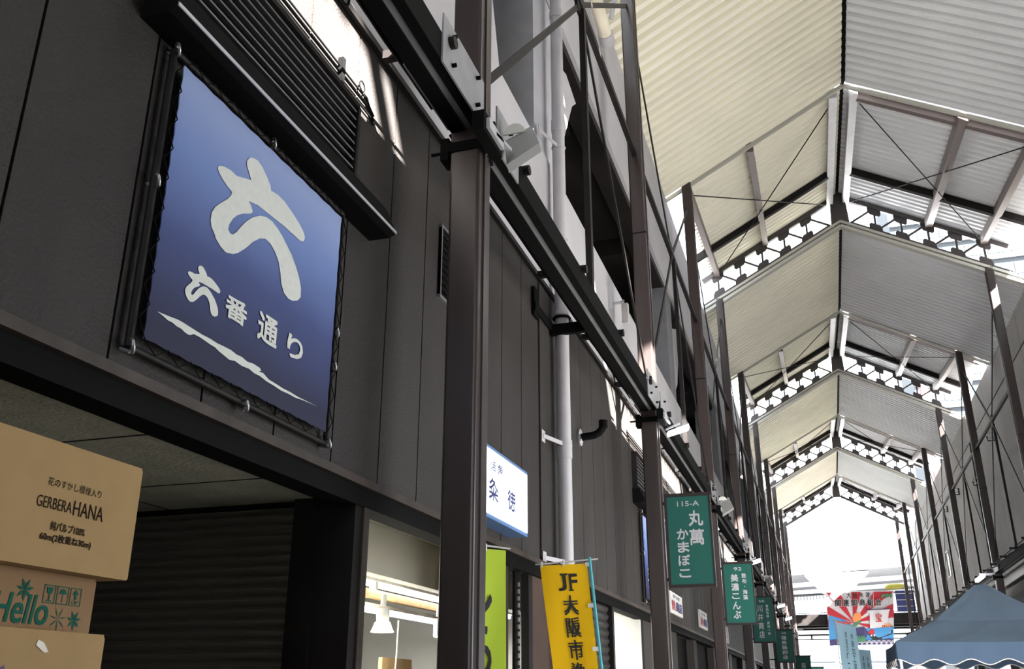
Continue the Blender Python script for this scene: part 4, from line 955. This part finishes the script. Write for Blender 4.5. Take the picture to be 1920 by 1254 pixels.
    pg([(.58, .655), (.97, .675), (.97, .66), (.58, .64)], 3)
    pg([(.60, .22), (.72, .17), (.86, .19), (.98, .27), (.98, .21), (.92, .11), (.68, .08)], 8); 
    for i in range(7): pg([(.645 + i * .046, .155 + .001 * i * i * 1.5), (.67 + i * .046, .155 + .0015 * i * i), (.67 + i * .046, .185 + .0015 * i * i), (.645 + i * .046, .185 + .001 * i * i * 1.5)], 0)
    pg([(.60, .22), (.66, .29), (.70, .28), (.71, .2), (.66, .19)], 1); pg([(.74, .20), (.75, .26), (.80, .29), (.84, .25), (.83, .21)], 1)
    for an in (60, 85, 110, 135): pg([(.90, .24), (.90 + .10 * math.cos(math.radians(an)) - .01, .24 + .16 * math.sin(math.radians(an))), (.90 + .10 * math.cos(math.radians(an)) + .015, .24 + .16 * math.sin(math.radians(an)))], 4)
    pg([(0, 0), (1, 0), (1, .10), (.9, .12), (.7, .06), (.5, .11), (.3, .08), (.1, .12), (0, .1)], 3)
    for i in range(14):
        for rr in (.05, .034):
            cxx = .02 + i * .075; arc = [(cxx + rr * math.cos(math.radians(q)), .0 + rr * 1.6 * math.sin(math.radians(q))) for q in range(0, 181, 30)]; arc2 = [(cxx + (rr - .006) * math.cos(math.radians(q)), (rr - .006) * 1.6 * math.sin(math.radians(q))) for q in range(180, -1, -30)]
            pg(arc + arc2, 0)
    for i in range(6): pg([(.36 + i * .035, .05), (.40 + i * .035, .06), (.39 + i * .03, .17), (.375 + i * .03, .17)], 5)
    for i in range(7): pg([(.82 + i * .022, .86 + .02 * (i % 3)), (.86 + i * .02, .90 + .02 * (i % 2)), (.85 + i * .02, .97 - .02 * (i % 3)), (.82 + i * .02, .93)], 5)
    def T(a, c): return P(a, c, 0.26)
    for i, ch in enumerate('大阪木津'): text(b, ch, (.31 + i * .092, .375 + i * .092, .885, .985), T, 8, 0.03)
    for i, ch in enumerate('関連卸商組合'): text(b, ch, (.125 + i * .12, .225 + i * .12, .72, .86), lambda a, c: P(a, c, .24), 0, 0.09); text(b, ch, (.13 + i * .12, .22 + i * .12, .725, .855), T, 8, 0.04)
    text(b, '宝', (.725, .82, .42, .58), T, 1, 0.04)
    b.build('printed_cloth', [M_wprint, M_red, M_fuji, M_navy, M_orange, M_pine, M_orange, M_stripe, M_inkb], t)
    r = MB(); r.tube([TLp for TLp in ((0.1, y - .33, 7.23), (4.0, y - .33, 7.19))], 0.02, 8); r.bar((0.15, y - .33, 7.22), (0.15, y - .01, 7.15), .03, .03); r.bar((3.9, y - .33, 7.2), (3.9, y - .01, 7.15), .03, .03); r.build('hanging_rod', M_wplast, t)
    # elevated road
    Y = 95
    t = thing('road_viaduct', 'white concrete elevated road with piers beyond the arcade', 'viaduct', (RX, Y, 0))
    def slope(x): return 13.56 + (x + 2.9) * 0.045
    b = MB(); b.prism([(-60, slope(-60)), (60, slope(60)), (60, slope(60) - 1.35), (-60, slope(-60) - 1.35)], lambda a, c, h: (a, h, c), Y, Y + .4); b.build('parapet', M_viad, t)
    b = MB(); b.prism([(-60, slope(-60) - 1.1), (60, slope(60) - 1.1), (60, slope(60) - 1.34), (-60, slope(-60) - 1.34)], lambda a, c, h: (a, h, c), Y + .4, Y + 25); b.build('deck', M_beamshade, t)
    for k in (1, 2, 3):
        yy = Y + k * 7.5; b = MB(); b.prism([(-60, slope(-60) - 1.3), (60, slope(60) - 1.3), (60, slope(60) - 1.75), (-60, slope(-60) - 1.75)], lambda a, c, h: (a, h, c), yy, yy + .3); b.build('drop_beam', M_viad, t)
    for x in (-13, 0.47, 14):
        x1 = x + 1.55; b = MB(); b.box(x, x1, Y - .05, Y + 3, 0, slope(x) - 1.37)
        b.prism([(x, 10.2), (x - 1.9, slope(x) - 1.40), (x1 + 2.4, slope(x) - 1.28), (x1, 10.3)], lambda a, c, h: (a, h, c), Y + .5, Y + 2.5)
        b.build('pier', M_viad, t)
    # lower ramp of the road
    t = thing('lower_ramp', 'pale lower road ramp below the footbridge at the far end', 'ramp', (RX, 112, 0))
    b = MB(); b.prism([(-30, 6.9), (30, 6.9), (30, 4.9), (-30, 4.9)], lambda a, c, h: (a, h, c), 108, 116); b.build('deck', M_ramp, t)
    for x in (-20, 0.5, 18): b = MB(); b.box(x, x + 1.5, 110, 114, 0, 4.9); b.build('ramp_pier', M_viad, t)
    # buildings to the right
    def tower(x0, x1, yy, h, label, fl=3.2):
        t = thing('office_building', label, 'building', ((x0 + x1) / 2, yy + 6, 0))
        b = MB(); b.box(x0, x1, yy, yy + 14, 0, h); b.build('facade', M_bldg, t)
        z = 4.0
        while z < h - 2:
            x = x0 + .6; g = MB()
            while x < x1 - 2: g.box(x, x + 2.0, yy - .06, yy, z, z + 1.7); x += 2.7
            z += fl; g.build('window_band', M_glass, t)
        z = 3.0
        while z < h - 1: g = MB(); g.box(x0, x1, yy - .5, yy, z, z + .25); z += fl; g.build('balcony_slab', M_bldg, t)
    tower(14.0, 52, 124, 72, 'pale office building with blue windows seen through the right roof trusses')
    t = thing('striped_mast', 'red and white striped mast seen through the far trusses on the right', 'mast', (11.2, 92.5, 0))
    for k in range(10): b = MB(); b.tube([(11.2, 92.5, k * 4.0), (11.2, 92.5, k * 4.0 + 4.0)], 0.4, 10); b.build('mast_section', M_redw if k % 2 else M_wplast, t)
far_end()
